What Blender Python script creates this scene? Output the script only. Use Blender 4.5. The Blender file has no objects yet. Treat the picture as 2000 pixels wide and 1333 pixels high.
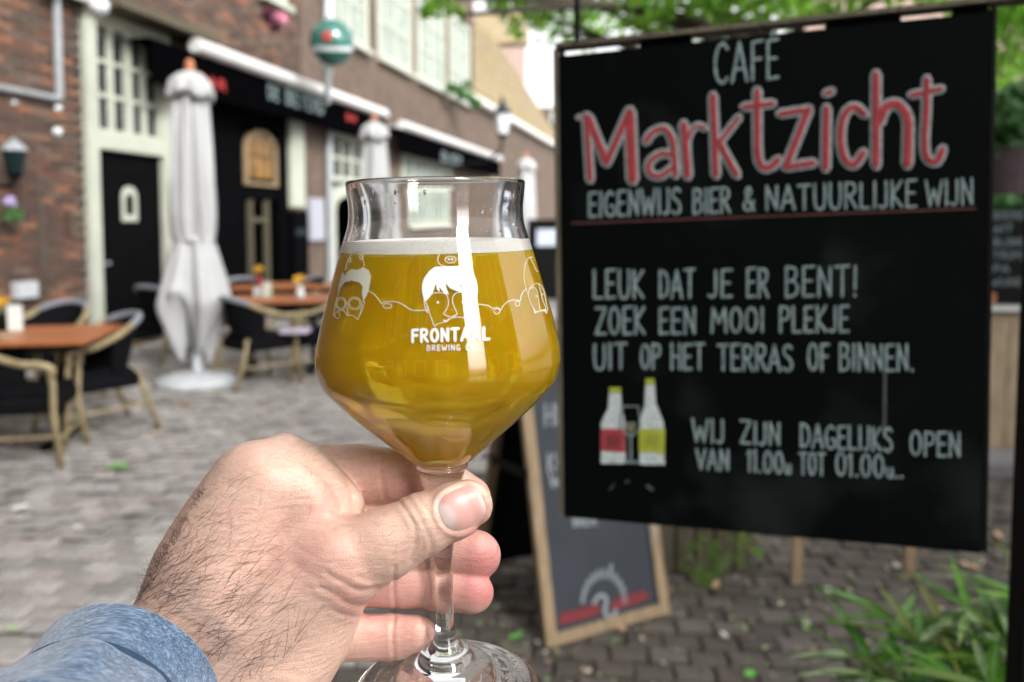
import bpy, math, random
import numpy as np
from mathutils import Vector, Matrix, Euler
from mathutils.geometry import tessellate_polygon
random.seed(7); RNG = np.random.default_rng(7)
SC = bpy.context.scene
R = math.radians
# ------------------------------------------------------------------ camera, world, sun, exposure
TH = R(3.5); F = 1500.0; PX, PY = 1000.0, 532.0; EYE = 1.5
cam = bpy.data.objects.new('camera', bpy.data.cameras.new('camera'))
SC.collection.objects.link(cam); SC.camera = cam
cam.location = (0, 0, EYE); cam.rotation_euler = (R(90) - TH, 0, 0)
cam.data.sensor_width = 36; cam.data.lens = 36 * F / 2000
cam.data.shift_y = -(666.5 - PY) / 2000
cam.data.clip_start = 0.02; cam.data.clip_end = 800
cam.data.dof.use_dof = True; cam.data.dof.focus_distance = 0.302
cam.data.dof.aperture_fstop = 7.8

W = bpy.data.worlds.new('World'); SC.world = W; W.use_nodes = True
nt = W.node_tree; nt.nodes.clear()
sky = nt.nodes.new('ShaderNodeTexSky'); sky.sky_type = 'NISHITA'; sky.sun_disc = False
sky.sun_elevation = R(34); sky.sun_rotation = R(142); sky.dust_density = 4
hs = nt.nodes.new('ShaderNodeHueSaturation'); hs.inputs['Saturation'].default_value = 0.07
bg = nt.nodes.new('ShaderNodeBackground'); bg.inputs['Strength'].default_value = 0.15
wo = nt.nodes.new('ShaderNodeOutputWorld')
nt.links.new(sky.outputs[0], hs.inputs['Color']); nt.links.new(hs.outputs[0], bg.inputs[0]); nt.links.new(bg.outputs[0], wo.inputs[0])
sl = bpy.data.lights.new('sun', 'SUN'); sl.energy = 1.1; sl.angle = R(16); sl.color = (1, .965, .91)
sun = bpy.data.objects.new('sun', sl); SC.collection.objects.link(sun)
_d = Vector((math.sin(R(142)) * math.cos(R(34)), math.cos(R(142)) * math.cos(R(34)), math.sin(R(34))))
sun.rotation_euler = _d.to_track_quat('Z', 'Y').to_euler(); sun.location = _d * 20
vs = SC.view_settings; vs.view_transform = 'Standard'; vs.look = 'None'; vs.gamma = 1; vs.use_curve_mapping = False
vs.exposure = 1.42
cy = SC.cycles; cy.use_denoising = True; cy.max_bounces = 90; cy.transmission_bounces = 40
cy.transparent_max_bounces = 12; cy.volume_bounces = 80; cy.diffuse_bounces = 4; cy.glossy_bounces = 5
cy.sample_clamp_indirect = 20; cy.blur_glossy = 0.5

# ------------------------------------------------------------------ measuring helpers (photo pixel -> place)
FW = Vector((0, math.cos(TH), -math.sin(TH))); UP = Vector((0, math.sin(TH), math.cos(TH))); RT = Vector((1, 0, 0))
CAM = Vector((0, 0, EYE))
def ray(px, py): return RT * ((px - PX) / F) + UP * ((PY - py) / F) + FW
def P(px, py, d):
    r = ray(px, py); return CAM + r * (d / r.y)
def G(px, py):
    r = ray(px, py); return CAM + r * (-EYE / r.z)
def onplane(px, py, o, n):
    r = ray(px, py); return CAM + r * ((o - CAM).dot(n) / r.dot(n))

# ------------------------------------------------------------------ object helpers
COL = SC.collection; MAT_OF = {}
def tag(o, label=None, cat=None, group=None, kind=None):
    if label: o['label'] = label
    if cat: o['category'] = cat
    if group: o['group'] = group
    if kind: o['kind'] = kind
    return o
def thing(name, label, cat, loc=(0, 0, 0), rz=0, group=None):
    o = bpy.data.objects.new(name, None); COL.objects.link(o); o.location = loc; o.rotation_euler = (0, 0, rz)
    o.empty_display_size = .1
    MAT_OF[o.name] = Matrix.Translation(Vector(loc)) @ Matrix.Rotation(rz, 4, 'Z')
    return tag(o, label, cat, group)
def mesh_obj(name, v, f, m, parent=None, world=False, smooth=False, cols=None, mi=None):
    me = bpy.data.meshes.new(name)
    if world and parent is not None:
        M = MAT_OF[parent.name].inverted(); v = [M @ Vector(p) for p in v]
    me.from_pydata([tuple(p) for p in v], [], [tuple(q) for q in f])
    for q in (m if isinstance(m, (list, tuple)) else [m]): me.materials.append(q)
    if mi is not None: me.polygons.foreach_set('material_index', mi)
    if smooth: me.polygons.foreach_set('use_smooth', [True] * len(me.polygons))
    if cols is not None:
        a = me.attributes.new('vary', 'FLOAT', 'FACE'); a.data.foreach_set('value', cols)
    me.update()
    o = bpy.data.objects.new(name, me); COL.objects.link(o)
    if parent is not None: o.parent = parent; MAT_OF[o.name] = MAT_OF[parent.name]
    else: MAT_OF[o.name] = Matrix.Identity(4)
    return o
def link_copy(me, name, parent, M=None, loc=None):
    o = bpy.data.objects.new(name, me); COL.objects.link(o); o.parent = parent
    if M is not None: o.matrix_local = M
    if loc is not None: o.location = loc
    return o
def copy_tree(o, parent=None):
    c = o.copy(); COL.objects.link(c); c.parent = parent
    for ch in list(o.children): copy_tree(ch, c)
    return c

class MB:
    def __init__(s): s.v = []; s.f = []; s.c = []
    def _add(s, v, f, c=0.0):
        n = len(s.v); s.v += [Vector(p) for p in v]; s.f += [tuple(n + i for i in q) for q in f]; s.c += [c] * len(f); return s
    def box(s, x0, x1, y0, y1, z0, z1, c=0.0, M=None, j=0.0):
        v = [Vector((x, y, z)) for z in (z0, z1) for x, y in ((x0, y0), (x1, y0), (x1, y1), (x0, y1))]
        if j: v = [p + Vector((random.uniform(-j, j), random.uniform(-j, j), random.uniform(-j, j))) for p in v]
        if M: v = [M @ p for p in v]
        return s._add(v, [(0, 3, 2, 1), (4, 5, 6, 7), (0, 1, 5, 4), (1, 2, 6, 5), (2, 3, 7, 6), (3, 0, 4, 7)], c)
    def slab(s, q, n, t, c=0.0):   # quad q extruded by -n*t
        q = [Vector(p) for p in q]; n = Vector(n).normalized(); b = [p - n * t for p in q]
        return s._add(q + b, [(0, 1, 2, 3), (7, 6, 5, 4), (0, 4, 5, 1), (1, 5, 6, 2), (2, 6, 7, 3), (3, 7, 4, 0)], c)
    def tube(s, pts, r, n=8, c=0.0, caps=True):
        pts = [Vector(p) for p in pts]; rr = r if isinstance(r, (list, tuple)) else [r] * len(pts)
        V = []; ref = None
        for i, p in enumerate(pts):
            t = (pts[min(i + 1, len(pts) - 1)] - pts[max(i - 1, 0)]).normalized()
            if ref is None: ref = Vector((0, 0, 1)) if abs(t.z) < .9 else Vector((1, 0, 0))
            a = t.cross(ref).normalized(); b = a.cross(t).normalized(); ref = b
            for k in range(n):
                w = 2 * math.pi * k / n; V.append(p + (a * math.cos(w) + b * math.sin(w)) * rr[i])
        Fc = [(i * n + k, i * n + (k + 1) % n, (i + 1) * n + (k + 1) % n, (i + 1) * n + k) for i in range(len(pts) - 1) for k in range(n)]
        if caps: Fc += [tuple(range(n))[::-1], tuple((len(pts) - 1) * n + k for k in range(n))]
        return s._add(V, Fc, c)
    def lathe(s, prof, n=32, o=(0, 0, 0), axis=None, fn=None, c=0.0):
        o = Vector(o); V = []
        for i, (r, z) in enumerate(prof):
            for k in range(n):
                w = 2 * math.pi * k / n; rr = r * (fn(w, z) if fn else 1)
                V.append(o + Vector((rr * math.cos(w), rr * math.sin(w), z)))
        Fc = [(i * n + k, i * n + (k + 1) % n, (i + 1) * n + (k + 1) % n, (i + 1) * n + k) for i in range(len(prof) - 1) for k in range(n)]
        Fc += [tuple(range(n))[::-1], tuple((len(prof) - 1) * n + k for k in range(n))]
        return s._add(V, Fc, c)
    def build(s, name, m, parent=None, world=False, smooth=False, label=None, kind=None, bevel=0):
        o = mesh_obj(name, s.v, s.f, m, parent, world, smooth, s.c)
        if label: o['label'] = label
        if kind: o['kind'] = kind
        if bevel:
            b = o.modifiers.new('bevel', 'BEVEL'); b.width = bevel; b.segments = 2; b.limit_method = 'ANGLE'
        return o
def smooth_line(pts, k=6):
    pts = [Vector(p) for p in pts]; n = len(pts); out = []
    for i in range(n - 1):
        a, b, c, d = pts[max(i - 1, 0)], pts[i], pts[i + 1], pts[min(i + 2, n - 1)]
        for j in range(k):
            t = j / k; out.append(.5 * ((2 * b) + (c - a) * t + (2 * a - 5 * b + 4 * c - d) * t * t + (3 * b - a - 3 * c + d) * t ** 3))
    out.append(pts[-1]); return out

# ------------------------------------------------------------------ materials
def _n(nt, t, **k):
    n = nt.nodes.new(t)
    for a, b in k.items(): setattr(n, a, b)
    return n
def mat(name, col, rough=.6, var=.18, scale=12, bump=.0, bscale=60, metal=0, spec=.5, attr=None, stretch=None, trans=0, dirt=None, coat=0):
    m = bpy.data.materials.new(name); m.use_nodes = True; t = m.node_tree; b = t.nodes['Principled BSDF']; L = t.links.new
    b.inputs['Roughness'].default_value = rough; b.inputs['Metallic'].default_value = metal; b.inputs['Specular IOR Level'].default_value = spec
    b.inputs['Coat Weight'].default_value = coat
    co = _n(t, 'ShaderNodeTexCoord'); mp = _n(t, 'ShaderNodeMapping'); L(co.outputs['Object'], mp.inputs[0])
    if stretch: mp.inputs['Scale'].default_value = stretch
    nz = _n(t, 'ShaderNodeTexNoise'); nz.inputs['Scale'].default_value = scale; nz.inputs['Detail'].default_value = 6; nz.inputs['Roughness'].default_value = .62
    L(mp.outputs[0], nz.inputs['Vector'])
    mr = _n(t, 'ShaderNodeMapRange'); mr.inputs[1].default_value = .3; mr.inputs[2].default_value = .7
    mr.inputs[3].default_value = 1 - var; mr.inputs[4].default_value = 1 + var; L(nz.outputs[0], mr.inputs[0])
    base = None
    if attr:   # ramp of own colours per piece
        at = _n(t, 'ShaderNodeAttribute', attribute_name='vary'); oi = _n(t, 'ShaderNodeObjectInfo')
        ad = _n(t, 'ShaderNodeMath', operation='ADD'); fr = _n(t, 'ShaderNodeMath', operation='FRACT')
        L(at.outputs['Fac'], ad.inputs[0]); L(oi.outputs['Random'], ad.inputs[1]); L(ad.outputs[0], fr.inputs[0])
        rp = _n(t, 'ShaderNodeValToRGB'); e = rp.color_ramp.elements; cs = attr
        while len(e) < len(cs): e.new(.5)
        for i, c in enumerate(cs): e[i].position = i / (len(cs) - 1); e[i].color = (*c, 1)
        L(fr.outputs[0], rp.inputs[0]); base = rp.outputs[0]
    mx = _n(t, 'ShaderNodeMix', data_type='RGBA', blend_type='MULTIPLY'); mx.inputs[0].default_value = 1
    if base: L(base, mx.inputs[6])
    else: mx.inputs[6].default_value = (*col, 1)
    L(mr.outputs[0], mx.inputs[7]); out = mx.outputs[2]
    if dirt:
        n2 = _n(t, 'ShaderNodeTexNoise'); n2.inputs['Scale'].default_value = dirt[1]; n2.inputs['Detail'].default_value = 5; L(co.outputs['Object'], n2.inputs['Vector'])
        m2 = _n(t, 'ShaderNodeMapRange'); m2.inputs[1].default_value = dirt[2]; m2.inputs[2].default_value = dirt[2] + .15; L(n2.outputs[0], m2.inputs[0])
        x2 = _n(t, 'ShaderNodeMix', data_type='RGBA'); L(m2.outputs[0], x2.inputs[0]); L(out, x2.inputs[6]); x2.inputs[7].default_value = (*dirt[0], 1); out = x2.outputs[2]
    L(out, b.inputs['Base Color'])
    if bump:
        nb = _n(t, 'ShaderNodeTexNoise'); nb.inputs['Scale'].default_value = bscale; nb.inputs['Detail'].default_value = 5; L(mp.outputs[0], nb.inputs['Vector'])
        bp = _n(t, 'ShaderNodeBump'); bp.inputs['Strength'].default_value = bump; bp.inputs['Distance'].default_value = .6 / bscale; L(nb.outputs[0], bp.inputs['Height']); L(bp.outputs[0], b.inputs['Normal'])
    if trans:
        tr = _n(t, 'ShaderNodeBsdfTranslucent'); L(out, tr.inputs[0]); ms = _n(t, 'ShaderNodeMixShader'); ms.inputs[0].default_value = trans
        L(b.outputs[0], ms.inputs[1]); L(tr.outputs[0], ms.inputs[2]); L(ms.outputs[0], t.nodes['Material Output'].inputs[0])
    return m
BR = [(.050, .032, .025), (.092, .055, .040), (.125, .062, .040), (.068, .044, .034), (.085, .062, .047), (.14, .10, .075), (.23, .095, .05)]
M = {}
M['brick'] = mat('brick', None, .85, .2, 30, .5, 90, attr=BR)
M['mortar'] = mat('mortar', (.095, .082, .068), .95, .2, 20, .4, 80)
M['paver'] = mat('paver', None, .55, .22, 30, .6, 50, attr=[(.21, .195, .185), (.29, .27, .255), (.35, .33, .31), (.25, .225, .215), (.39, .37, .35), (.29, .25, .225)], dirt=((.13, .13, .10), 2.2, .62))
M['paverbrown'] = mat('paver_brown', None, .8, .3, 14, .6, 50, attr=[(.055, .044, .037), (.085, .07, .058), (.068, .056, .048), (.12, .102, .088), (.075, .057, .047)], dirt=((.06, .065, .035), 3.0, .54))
M['sand'] = mat('joint_sand', (.05, .046, .038), .95, .35, 9, .5, 60)
M['cream'] = mat('cream_paint', (.41, .43, .36), .5, .08, 5, .1, 40, dirt=((.45, .45, .36), 3, .68))
M['white'] = mat('white_paint', (.62, .63, .61), .45, .06, 5)
M['black'] = mat('black_paint', (.0018, .002, .0024), .7, .3, 6, .1, 40, spec=.02)
M['blackfab'] = mat('black_awning', (.0015, .0015, .0018), .9, .3, 10, spec=.0)
M['darkdoor'] = mat('dark_door', (.0028, .003, .0034), .7, .3, 5, .1, 30, spec=.03)
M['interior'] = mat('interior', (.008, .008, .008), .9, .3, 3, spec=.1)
M['glassdark'] = mat('window_glass', (.016, .02, .022), .1, .4, 2, spec=.5)
M['panelight'] = mat('pale_pane', (.24, .29, .26), .12, .35, 2, spec=.7)
M['panewarm'] = mat('warm_pane', (.20, .105, .03), .2, .6, 3)
M['grey'] = mat('grey_metal', (.33, .35, .37), .4, .15, 8, metal=.3)
M['tubewhite'] = mat('awning_case', (.60, .59, .58), .35, .1, 6)
M['green'] = mat('green_enamel', (.02, .12, .095), .12, .12, 6, coat=.5)
M['red'] = mat('red_paint', (.36, .02, .022), .5, .15, 12)
M['canvas'] = mat('canvas', (.46, .465, .47), .85, .07, 4, .35, 180, trans=.12, dirt=((.42, .41, .37), 5, .66))
M['wood'] = mat('table_wood', (.33, .115, .042), .4, .35, 5, .2, 30, stretch=(1, 9, 9))
M['pole'] = mat('umbrella_pole', (.42, .15, .07), .45, .3, 7, stretch=(8, 8, 1))
M['concrete'] = mat('pale_concrete', (.44, .46, .48), .7, .12, 10, .3, 60)
M['cane'] = mat('cane', (.28, .22, .12), .5, .3, 9, .2, 40)
M['wicker'] = mat('wicker', (.0055, .0056, .007), .9, .5, 60, .9, 120, spec=.05)
M['wickergrey'] = mat('wicker_rim', (.20, .215, .25), .6, .25, 60, .7, 150)
M['cushion'] = mat('seat_pad', (.006, .006, .007), .9, .3, 10, spec=.05)
M['slate'] = mat('grey_chalkboard', (.022, .028, .038), .7, .25, 4, dirt=((.035, .042, .052), 3, .62))
M['board'] = mat('black_board', (.0012, .0020, .0019), .7, .35, 3, spec=.035, dirt=((.0085, .011, .011), 6, .56))
M['frame'] = mat('board_frame', (.003, .003, .003), .6, .3, 8, spec=.1)
M['oldwood'] = mat('weathered_wood', (.085, .072, .045), .85, .35, 8, .5, 60, stretch=(8, 8, 1))
M['framewood'] = mat('pine_frame', (.27, .19, .11), .7, .3, 6, .3, 50, stretch=(5, 5, 1), dirt=((.30, .28, .25), 8, .6))
M['plywood'] = mat('pale_boards', (.32, .245, .155), .7, .35, 5, .2, 30, stretch=(5, 5, 1))
M['chalk'] = mat('chalk_white', (.15, .20, .20), .9, .6, 330)
M['chalkred'] = mat('chalk_red', (.23, .022, .028), .9, .3, 160)
M['chalkdim'] = mat('chalk_dim_red', (.06, .014, .014), .9, .4, 200)
M['chalkyel'] = mat('chalk_yellow', (.24, .27, .02), .9, .25, 160)
M['chalkgry'] = mat('chalk_dim', (.04, .05, .048), .9, .4, 200)
M['print'] = mat('white_print', (.62, .635, .61), .45, .03, 20)
M['printdim'] = mat('cream_print', (.52, .52, .42), .5, .03, 20)
M['leaf'] = mat('leaf', None, .45, .2, 30, attr=[(.14, .32, .03), (.22, .46, .05), (.30, .55, .08), (.12, .28, .035), (.38, .60, .12)], trans=.8)
M['leafbamboo'] = mat('bamboo_leaf', None, .4, .25, 40, attr=[(.05, .18, .012), (.10, .28, .02), (.20, .38, .05), (.38, .50, .28), (.07, .22, .015), (.04, .13, .01), (.30, .30, .08)], trans=.4)
M['hedge'] = mat('hedge_leaf', None, .5, .2, 30, attr=[(.06, .17, .035), (.10, .25, .06), (.17, .34, .14), (.05, .14, .03)], trans=.45)
M['bark'] = mat('bark', (.07, .055, .04), .9, .4, 14, .8, 30, stretch=(3, 3, 1))
M['stem'] = mat('plant_stem', (.13, .19, .06), .7, .2, 20)
M['fallen'] = mat('fallen_leaf', None, .7, .2, 20, attr=[(.42, .33, .22), (.10, .30, .06), (.50, .46, .38), (.30, .17, .08), (.28, .36, .20)])
M['rooftile'] = mat('pale_roof_tile', (.25, .195, .105), .85, .35, 3, .5, 20, dirt=((.20, .17, .13), 1.2, .52))
M['pinkwall'] = mat('far_plaster', (.34, .245, .21), .9, .15, 1)
M['gutter'] = mat('gutter_white', (.62, .61, .58), .5, .1, 3)
M['tealmetal'] = mat('lantern_green', (.006, .018, .02), .35, .2, 10, metal=.3)
M['milk'] = mat('lantern_glass', (.62, .66, .68), .2, .1, 6)
M['pot'] = mat('hanging_pot', (.12, .09, .10), .7, .3, 10)
M['flower'] = mat('pink_flower', (.65, .25, .36), .6, .3, 20)
M['yellow'] = mat('yellow_flower', (.75, .45, .03), .6, .3, 20)
def brick_tex(name):
    m = mat(name, (.25, .15, .105), .88, .28, 1.5, .0, 60); t = m.node_tree; L = t.links.new
    co = _n(t, 'ShaderNodeTexCoord'); mp = _n(t, 'ShaderNodeMapping'); mp.inputs['Rotation'].default_value = (R(90), 0, 0)
    L(co.outputs['Object'], mp.inputs[0]); b = _n(t, 'ShaderNodeTexBrick'); L(mp.outputs[0], b.inputs['Vector'])
    b.inputs['Color1'].default_value = (.125, .082, .058, 1); b.inputs['Color2'].default_value = (.082, .054, .039, 1); b.inputs['Mortar'].default_value = (.11, .092, .074, 1)
    b.inputs['Scale'].default_value = 1; b.inputs['Brick Width'].default_value = .22; b.inputs['Row Height'].default_value = .068; b.inputs['Mortar Size'].default_value = .008
    mx = [n for n in t.nodes if n.bl_idname == 'ShaderNodeMix'][0]; L(b.outputs['Color'], mx.inputs[6])
    bp = _n(t, 'ShaderNodeBump'); bp.invert = True; bp.inputs['Strength'].default_value = .5; bp.inputs['Distance'].default_value = .006
    L(b.outputs['Fac'], bp.inputs['Height']); L(bp.outputs[0], t.nodes['Principled BSDF'].inputs['Normal']); return m
M['brickwall'] = brick_tex('brick_wall_far')

# ------------------------------------------------------------------ stroke lettering
S_ = lambda *p: ('s', list(p))
L_ = lambda *p: ('l', list(p))
O_ = lambda cx, cy, rx, ry: ('c', [(cx + rx * math.sin(2 * math.pi * k / 16), cy + ry * math.cos(2 * math.pi * k / 16)) for k in range(17)])
GL = {
 'A': (.62, [L_((0, 0), (.3, 1), (.6, 0)), L_((.1, .32), (.5, .32))]),
 'B': (.55, [L_((.05, 0), (.05, 1)), S_((.05, 1), (.4, .95), (.45, .75), (.3, .55), (.05, .52)), S_((.05, .52), (.4, .5), (.52, .27), (.38, .05), (.05, 0))]),
 'C': (.55, [S_((.52, .85), (.35, 1), (.12, .85), (.03, .5), (.1, .15), (.32, 0), (.54, .12))]),
 'D': (.58, [L_((.05, 0), (.05, 1)), S_((.05, 1), (.38, .9), (.54, .5), (.4, .1), (.05, 0))]),
 'E': (.48, [L_((.48, 1), (.05, .98), (.05, 0), (.48, .02)), L_((.05, .52), (.4, .52))]),
 'F': (.46, [L_((.48, 1), (.05, .98), (.05, 0)), L_((.05, .52), (.4, .54))]),
 'G': (.58, [S_((.5, .88), (.3, 1), (.08, .8), (.03, .45), (.12, .1), (.35, 0), (.54, .12), (.54, .42)), L_((.54, .42), (.32, .42))]),
 'H': (.55, [L_((.05, 0), (.05, 1)), L_((.5, 0), (.5, 1)), L_((.05, .5), (.5, .5))]),
 'I': (.14, [L_((.07, 0), (.07, 1))]),
 'J': (.36, [S_((.3, 1), (.3, .5), (.28, .12), (.14, 0), (.0, .08))]),
 'K': (.54, [L_((.05, 0), (.05, 1)), L_((.5, 1), (.07, .48), (.52, 0))]),
 'L': (.46, [L_((.05, 1), (.05, .01), (.46, .01))]),
 'M': (.75, [L_((.03, 0), (.08, 1), (.37, .4), (.66, 1), (.72, 0))]),
 'N': (.58, [L_((.05, 0), (.05, 1), (.52, .02), (.52, 1))]),
 'O': (.60, [O_(.3, .5, .26, .5)]),
 'P': (.52, [L_((.05, 0), (.05, 1)), S_((.05, 1), (.4, .96), (.5, .75), (.38, .52), (.05, .48))]),
 'R': (.55, [L_((.05, 0), (.05, 1)), S_((.05, 1), (.4, .96), (.48, .75), (.36, .54), (.05, .5)), L_((.2, .5), (.54, 0))]),
 'S': (.50, [S_((.46, .88), (.28, 1), (.07, .88), (.08, .65), (.28, .52), (.46, .33), (.42, .08), (.22, 0), (.03, .1))]),
 'T': (.56, [L_((.28, 0), (.28, 1)), L_((0, .98), (.56, 1))]),
 'U': (.56, [S_((.05, 1), (.04, .4), (.12, .06), (.28, 0), (.44, .06), (.52, .4), (.51, 1))]),
 'V': (.56, [L_((0, 1), (.28, 0), (.56, 1))]),
 'W': (.80, [L_((0, 1), (.2, 0), (.4, .65), (.6, 0), (.8, 1))]),
 'Z': (.55, [L_((.02, 1), (.53, 1), (.02, .01), (.55, .01))]),
 'Y': (.56, [L_((0, 1), (.28, .5), (.56, 1)), L_((.28, .5), (.28, 0))]),
 'u': (.34, [S_((.03, .42), (.05, .08), (.16, 0), (.28, .1), (.3, .42)), L_((.3, .42), (.32, 0))]),
 '0': (.56, [O_(.28, .5, .24, .5)]),
 '1': (.22, [L_((.0, .82), (.12, 1), (.12, 0))]),
 '2': (.5, [S_((.05, .8), (.25, 1), (.45, .78), (.3, .4), (.03, .02)), L_((.03, .02), (.48, .02))]),
 '5': (.5, [L_((.45, 1), (.1, 1), (.07, .58)), S_((.07, .58), (.35, .6), (.47, .3), (.3, 0), (.03, .08))]),
 '&': (.62, [S_((.6, 0), (.2, .62), (.18, .88), (.32, 1), (.42, .85), (.3, .6), (.08, .35), (.08, .1), (.28, 0), (.48, .12), (.58, .42))]),
 '!': (.16, [L_((.1, 1), (.08, .25)), L_((.07, .05), (.09, 0))]),
 '.': (.12, [L_((.05, .05), (.08, 0))]),
 '/': (.3, [L_((0, 0), (.3, 1))]),
 ' ': (.36, []),
}
GL['É'] = (.48, GL['E'][1] + [L_((.2, 1.12), (.42, 1.22))])
def glyph_strokes(text, x0, y0, x1, y1, h0, h1=None, gap=.16, slant=0.0, jit=0.012):
    """pixel-space strokes of a line of letters, baseline (x0,y0)-(x1,y1)"""
    h1 = h0 if h1 is None else h1
    tot = sum(GL[c][0] for c in text) + gap * (len(text) - 1); out = []; u = 0
    for c in text:
        w, st = GL[c]; dy = random.uniform(-jit, jit); sc = 1 + random.uniform(-jit, jit) * 2
        for kind, pts in st:
            q = smooth_line([(a, b, 0) for a, b in pts], 4) if kind == 's' else [Vector((a, b, 0)) for a, b in pts]
            o = []
            for p in q:
                t = (u + p.x) / tot; h = h0 + (h1 - h0) * t; o.append(((x0 + (x1 - x0) * t) + slant * p.y * h, y0 + (y1 - y0) * t - (p.y * sc + dy) * h))
            out.append(o)
        u += w + gap
    return out
def ribbon(mb, pts, w, mapf, h, off=0.0, c=0.0, step=None):
    """low ridge along a 2-D polyline, mapped onto a surface: mapf(x,y,offset)->point"""
    q = [Vector((p[0], p[1])) for p in pts]
    if step:
        r = [q[0]]
        for a, b in zip(q, q[1:]):
            k = max(1, int((b - a).length / step)); r += [a + (b - a) * (i / k) for i in range(1, k + 1)]
        q = r
    q = [p for i, p in enumerate(q) if i == 0 or (p - q[i - 1]).length > 1e-4]
    if len(q) < 2: return
    closed = (q[0] - q[-1]).length < 1e-3
    # split at sharp corners
    segs = [[q[0]]]
    for i in range(1, len(q)):
        segs[-1].append(q[i])
        if i < len(q) - 1 and (q[i] - q[i - 1]).normalized().dot((q[i + 1] - q[i]).normalized()) < .5: segs.append([q[i]])
    for sg in segs:
        n = len(sg); V = []; hw = w / 2
        d0 = (sg[1] - sg[0]).normalized(); d1 = (sg[-1] - sg[-2]).normalized()
        rows = [] if closed else [(sg[0] - d0 * hw * .9, d0, .45)]
        for i, p in enumerate(sg):
            if closed and len(segs) == 1 and i in (0, n - 1): t = ((sg[1] - sg[0]).normalized() + (sg[-1] - sg[-2]).normalized()).normalized()
            else: t = (sg[min(i + 1, n - 1)] - sg[max(i - 1, 0)]).normalized()
            rows.append((p, t, 1.0))
        if not closed: rows.append((sg[-1] + d1 * hw * .9, d1, .45))
        for p, t, k in rows:
            a = Vector((-t.y, t.x)) * hw * k
            for g, hh in ((-1, 0), (-.55, 1), (.55, 1), (1, 0)):
                V.append(mapf(p.x + a.x * g, p.y + a.y * g, off + h * hh))
        Fc = [(i * 4 + j, i * 4 + j + 1, i * 4 + j + 5, i * 4 + j + 4) for i in range(len(rows) - 1) for j in range(3)]
        mb._add(V, Fc, c)
def fillshape(mb, poly, mapf, off, row=2.0, col=8.0, c=0.0):
    """fill a 2-D outline with small trapezoids mapped onto a surface"""
    ys = [p[1] for p in poly]; n = len(poly)
    def xs(y):
        o = []
        for i in range(n):
            (xa, ya), (xb, yb) = poly[i], poly[(i + 1) % n]
            if (ya <= y) != (yb <= y): o.append(xa + (xb - xa) * (y - ya) / (yb - ya))
        return sorted(o)
    y = min(ys)
    while y < max(ys):
        y2 = min(y + row, max(ys)); a = xs(y + 1e-3); b = xs(y2 - 1e-3)
        if len(a) != len(b): a = b = xs((y + y2) / 2)
        for k in range(0, len(a) - 1, 2):
            m = max(1, int(max(a[k + 1] - a[k], b[k + 1] - b[k]) / col) + 1)
            V = [mapf(l[k] + (l[k + 1] - l[k]) * i / m, yy, off) for l, yy in ((a, y), (b, y2)) for i in range(m + 1)]
            mb._add(V, [(i, i + 1, m + 2 + i, m + 1 + i) for i in range(m)], c)
        y = y2

# ================================================================== GROUND
ground = MB().box(-60, 60, -20, 120, -.3, -.035).build('ground', M['sand'], kind='structure')
pv = thing('pavement', None, None); pv['kind'] = 'structure'
def paver_mesh(k):
    mb = MB(); a, b, h = .0640, .0450, random.uniform(-.003, .003); e = .009
    x = [(-a, -b, -.03), (a, -b, -.03), (a, b, -.03), (-a, b, -.03), (-a, -b, h - .006), (a, -b, h - .006), (a, b, h - .006), (-a, b, h - .006),
         (-a + e, -b + e, h), (a - e, -b + e, h + .001), (a - e, b - e, h), (-a + e, b - e, h - .001)]
    mb._add(x, [(0, 1, 5, 4), (1, 2, 6, 5), (2, 3, 7, 6), (3, 0, 4, 7), (4, 5, 9, 8), (5, 6, 10, 9), (6, 7, 11, 10), (7, 4, 8, 11), (8, 9, 10, 11)])
    return mb
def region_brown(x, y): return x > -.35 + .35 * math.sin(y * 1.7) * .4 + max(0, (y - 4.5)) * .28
pieces = []
ang = R(13)
for i in range(-80, 160):
    for j in range(0, 230):
        u = i * .139 + (j % 2) * .0695; v = j * .103
        x = -2.5 + u * math.cos(ang) + (v) * math.sin(ang) * .0 + u * 0; y = .9 + v + (u) * -math.sin(ang) * .35
        if y > 14 or y < .9 or abs(x) > .75 * y + 1.2: continue
        X = (x / y) * F + PX; Yp = 440 + 2250 / y
        vis = (-40 < X < 2040) and Yp < 1400
        if y > 9 and not (-60 < X < 1150): continue
        pieces.append((x, y, vis))
def hidden(x, y):
    X = x / y * F + PX; Yp = 440 + 2250 / y
    return (1110 < X < 1905 and Yp < 1020) or (330 < X < 640 and Yp > 1020 and X + (Yp - 1000) * .2 < 680) or (X < 380 and Yp > 1240)
near = sorted([p for p in pieces if p[2] and not hidden(p[0], p[1])], key=lambda p: p[1])[:300]
nearset = set((p[0], p[1]) for p in near)
pm = {}
for nm in ('paver', 'paverbrown'):
    for k in range(5):
        mb = paver_mesh(k); o = mesh_obj('paving_brick', mb.v, mb.f, M[nm], pv); pm[(nm, k)] = o.data; bpy.data.objects.remove(o)
far = {'paver': MB(), 'paverbrown': MB()}
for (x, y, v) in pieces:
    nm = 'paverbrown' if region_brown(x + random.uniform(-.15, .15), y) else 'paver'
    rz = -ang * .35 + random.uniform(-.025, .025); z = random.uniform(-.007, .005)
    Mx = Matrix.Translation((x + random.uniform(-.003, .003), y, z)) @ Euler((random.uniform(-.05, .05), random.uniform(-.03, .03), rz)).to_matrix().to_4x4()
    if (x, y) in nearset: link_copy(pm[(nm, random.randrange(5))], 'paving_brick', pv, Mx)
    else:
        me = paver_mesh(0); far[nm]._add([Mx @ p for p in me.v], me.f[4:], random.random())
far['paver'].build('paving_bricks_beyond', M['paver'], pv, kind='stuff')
far['paverbrown'].build('brown_paving_bricks_beyond', M['paverbrown'], pv, kind='stuff')
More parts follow.
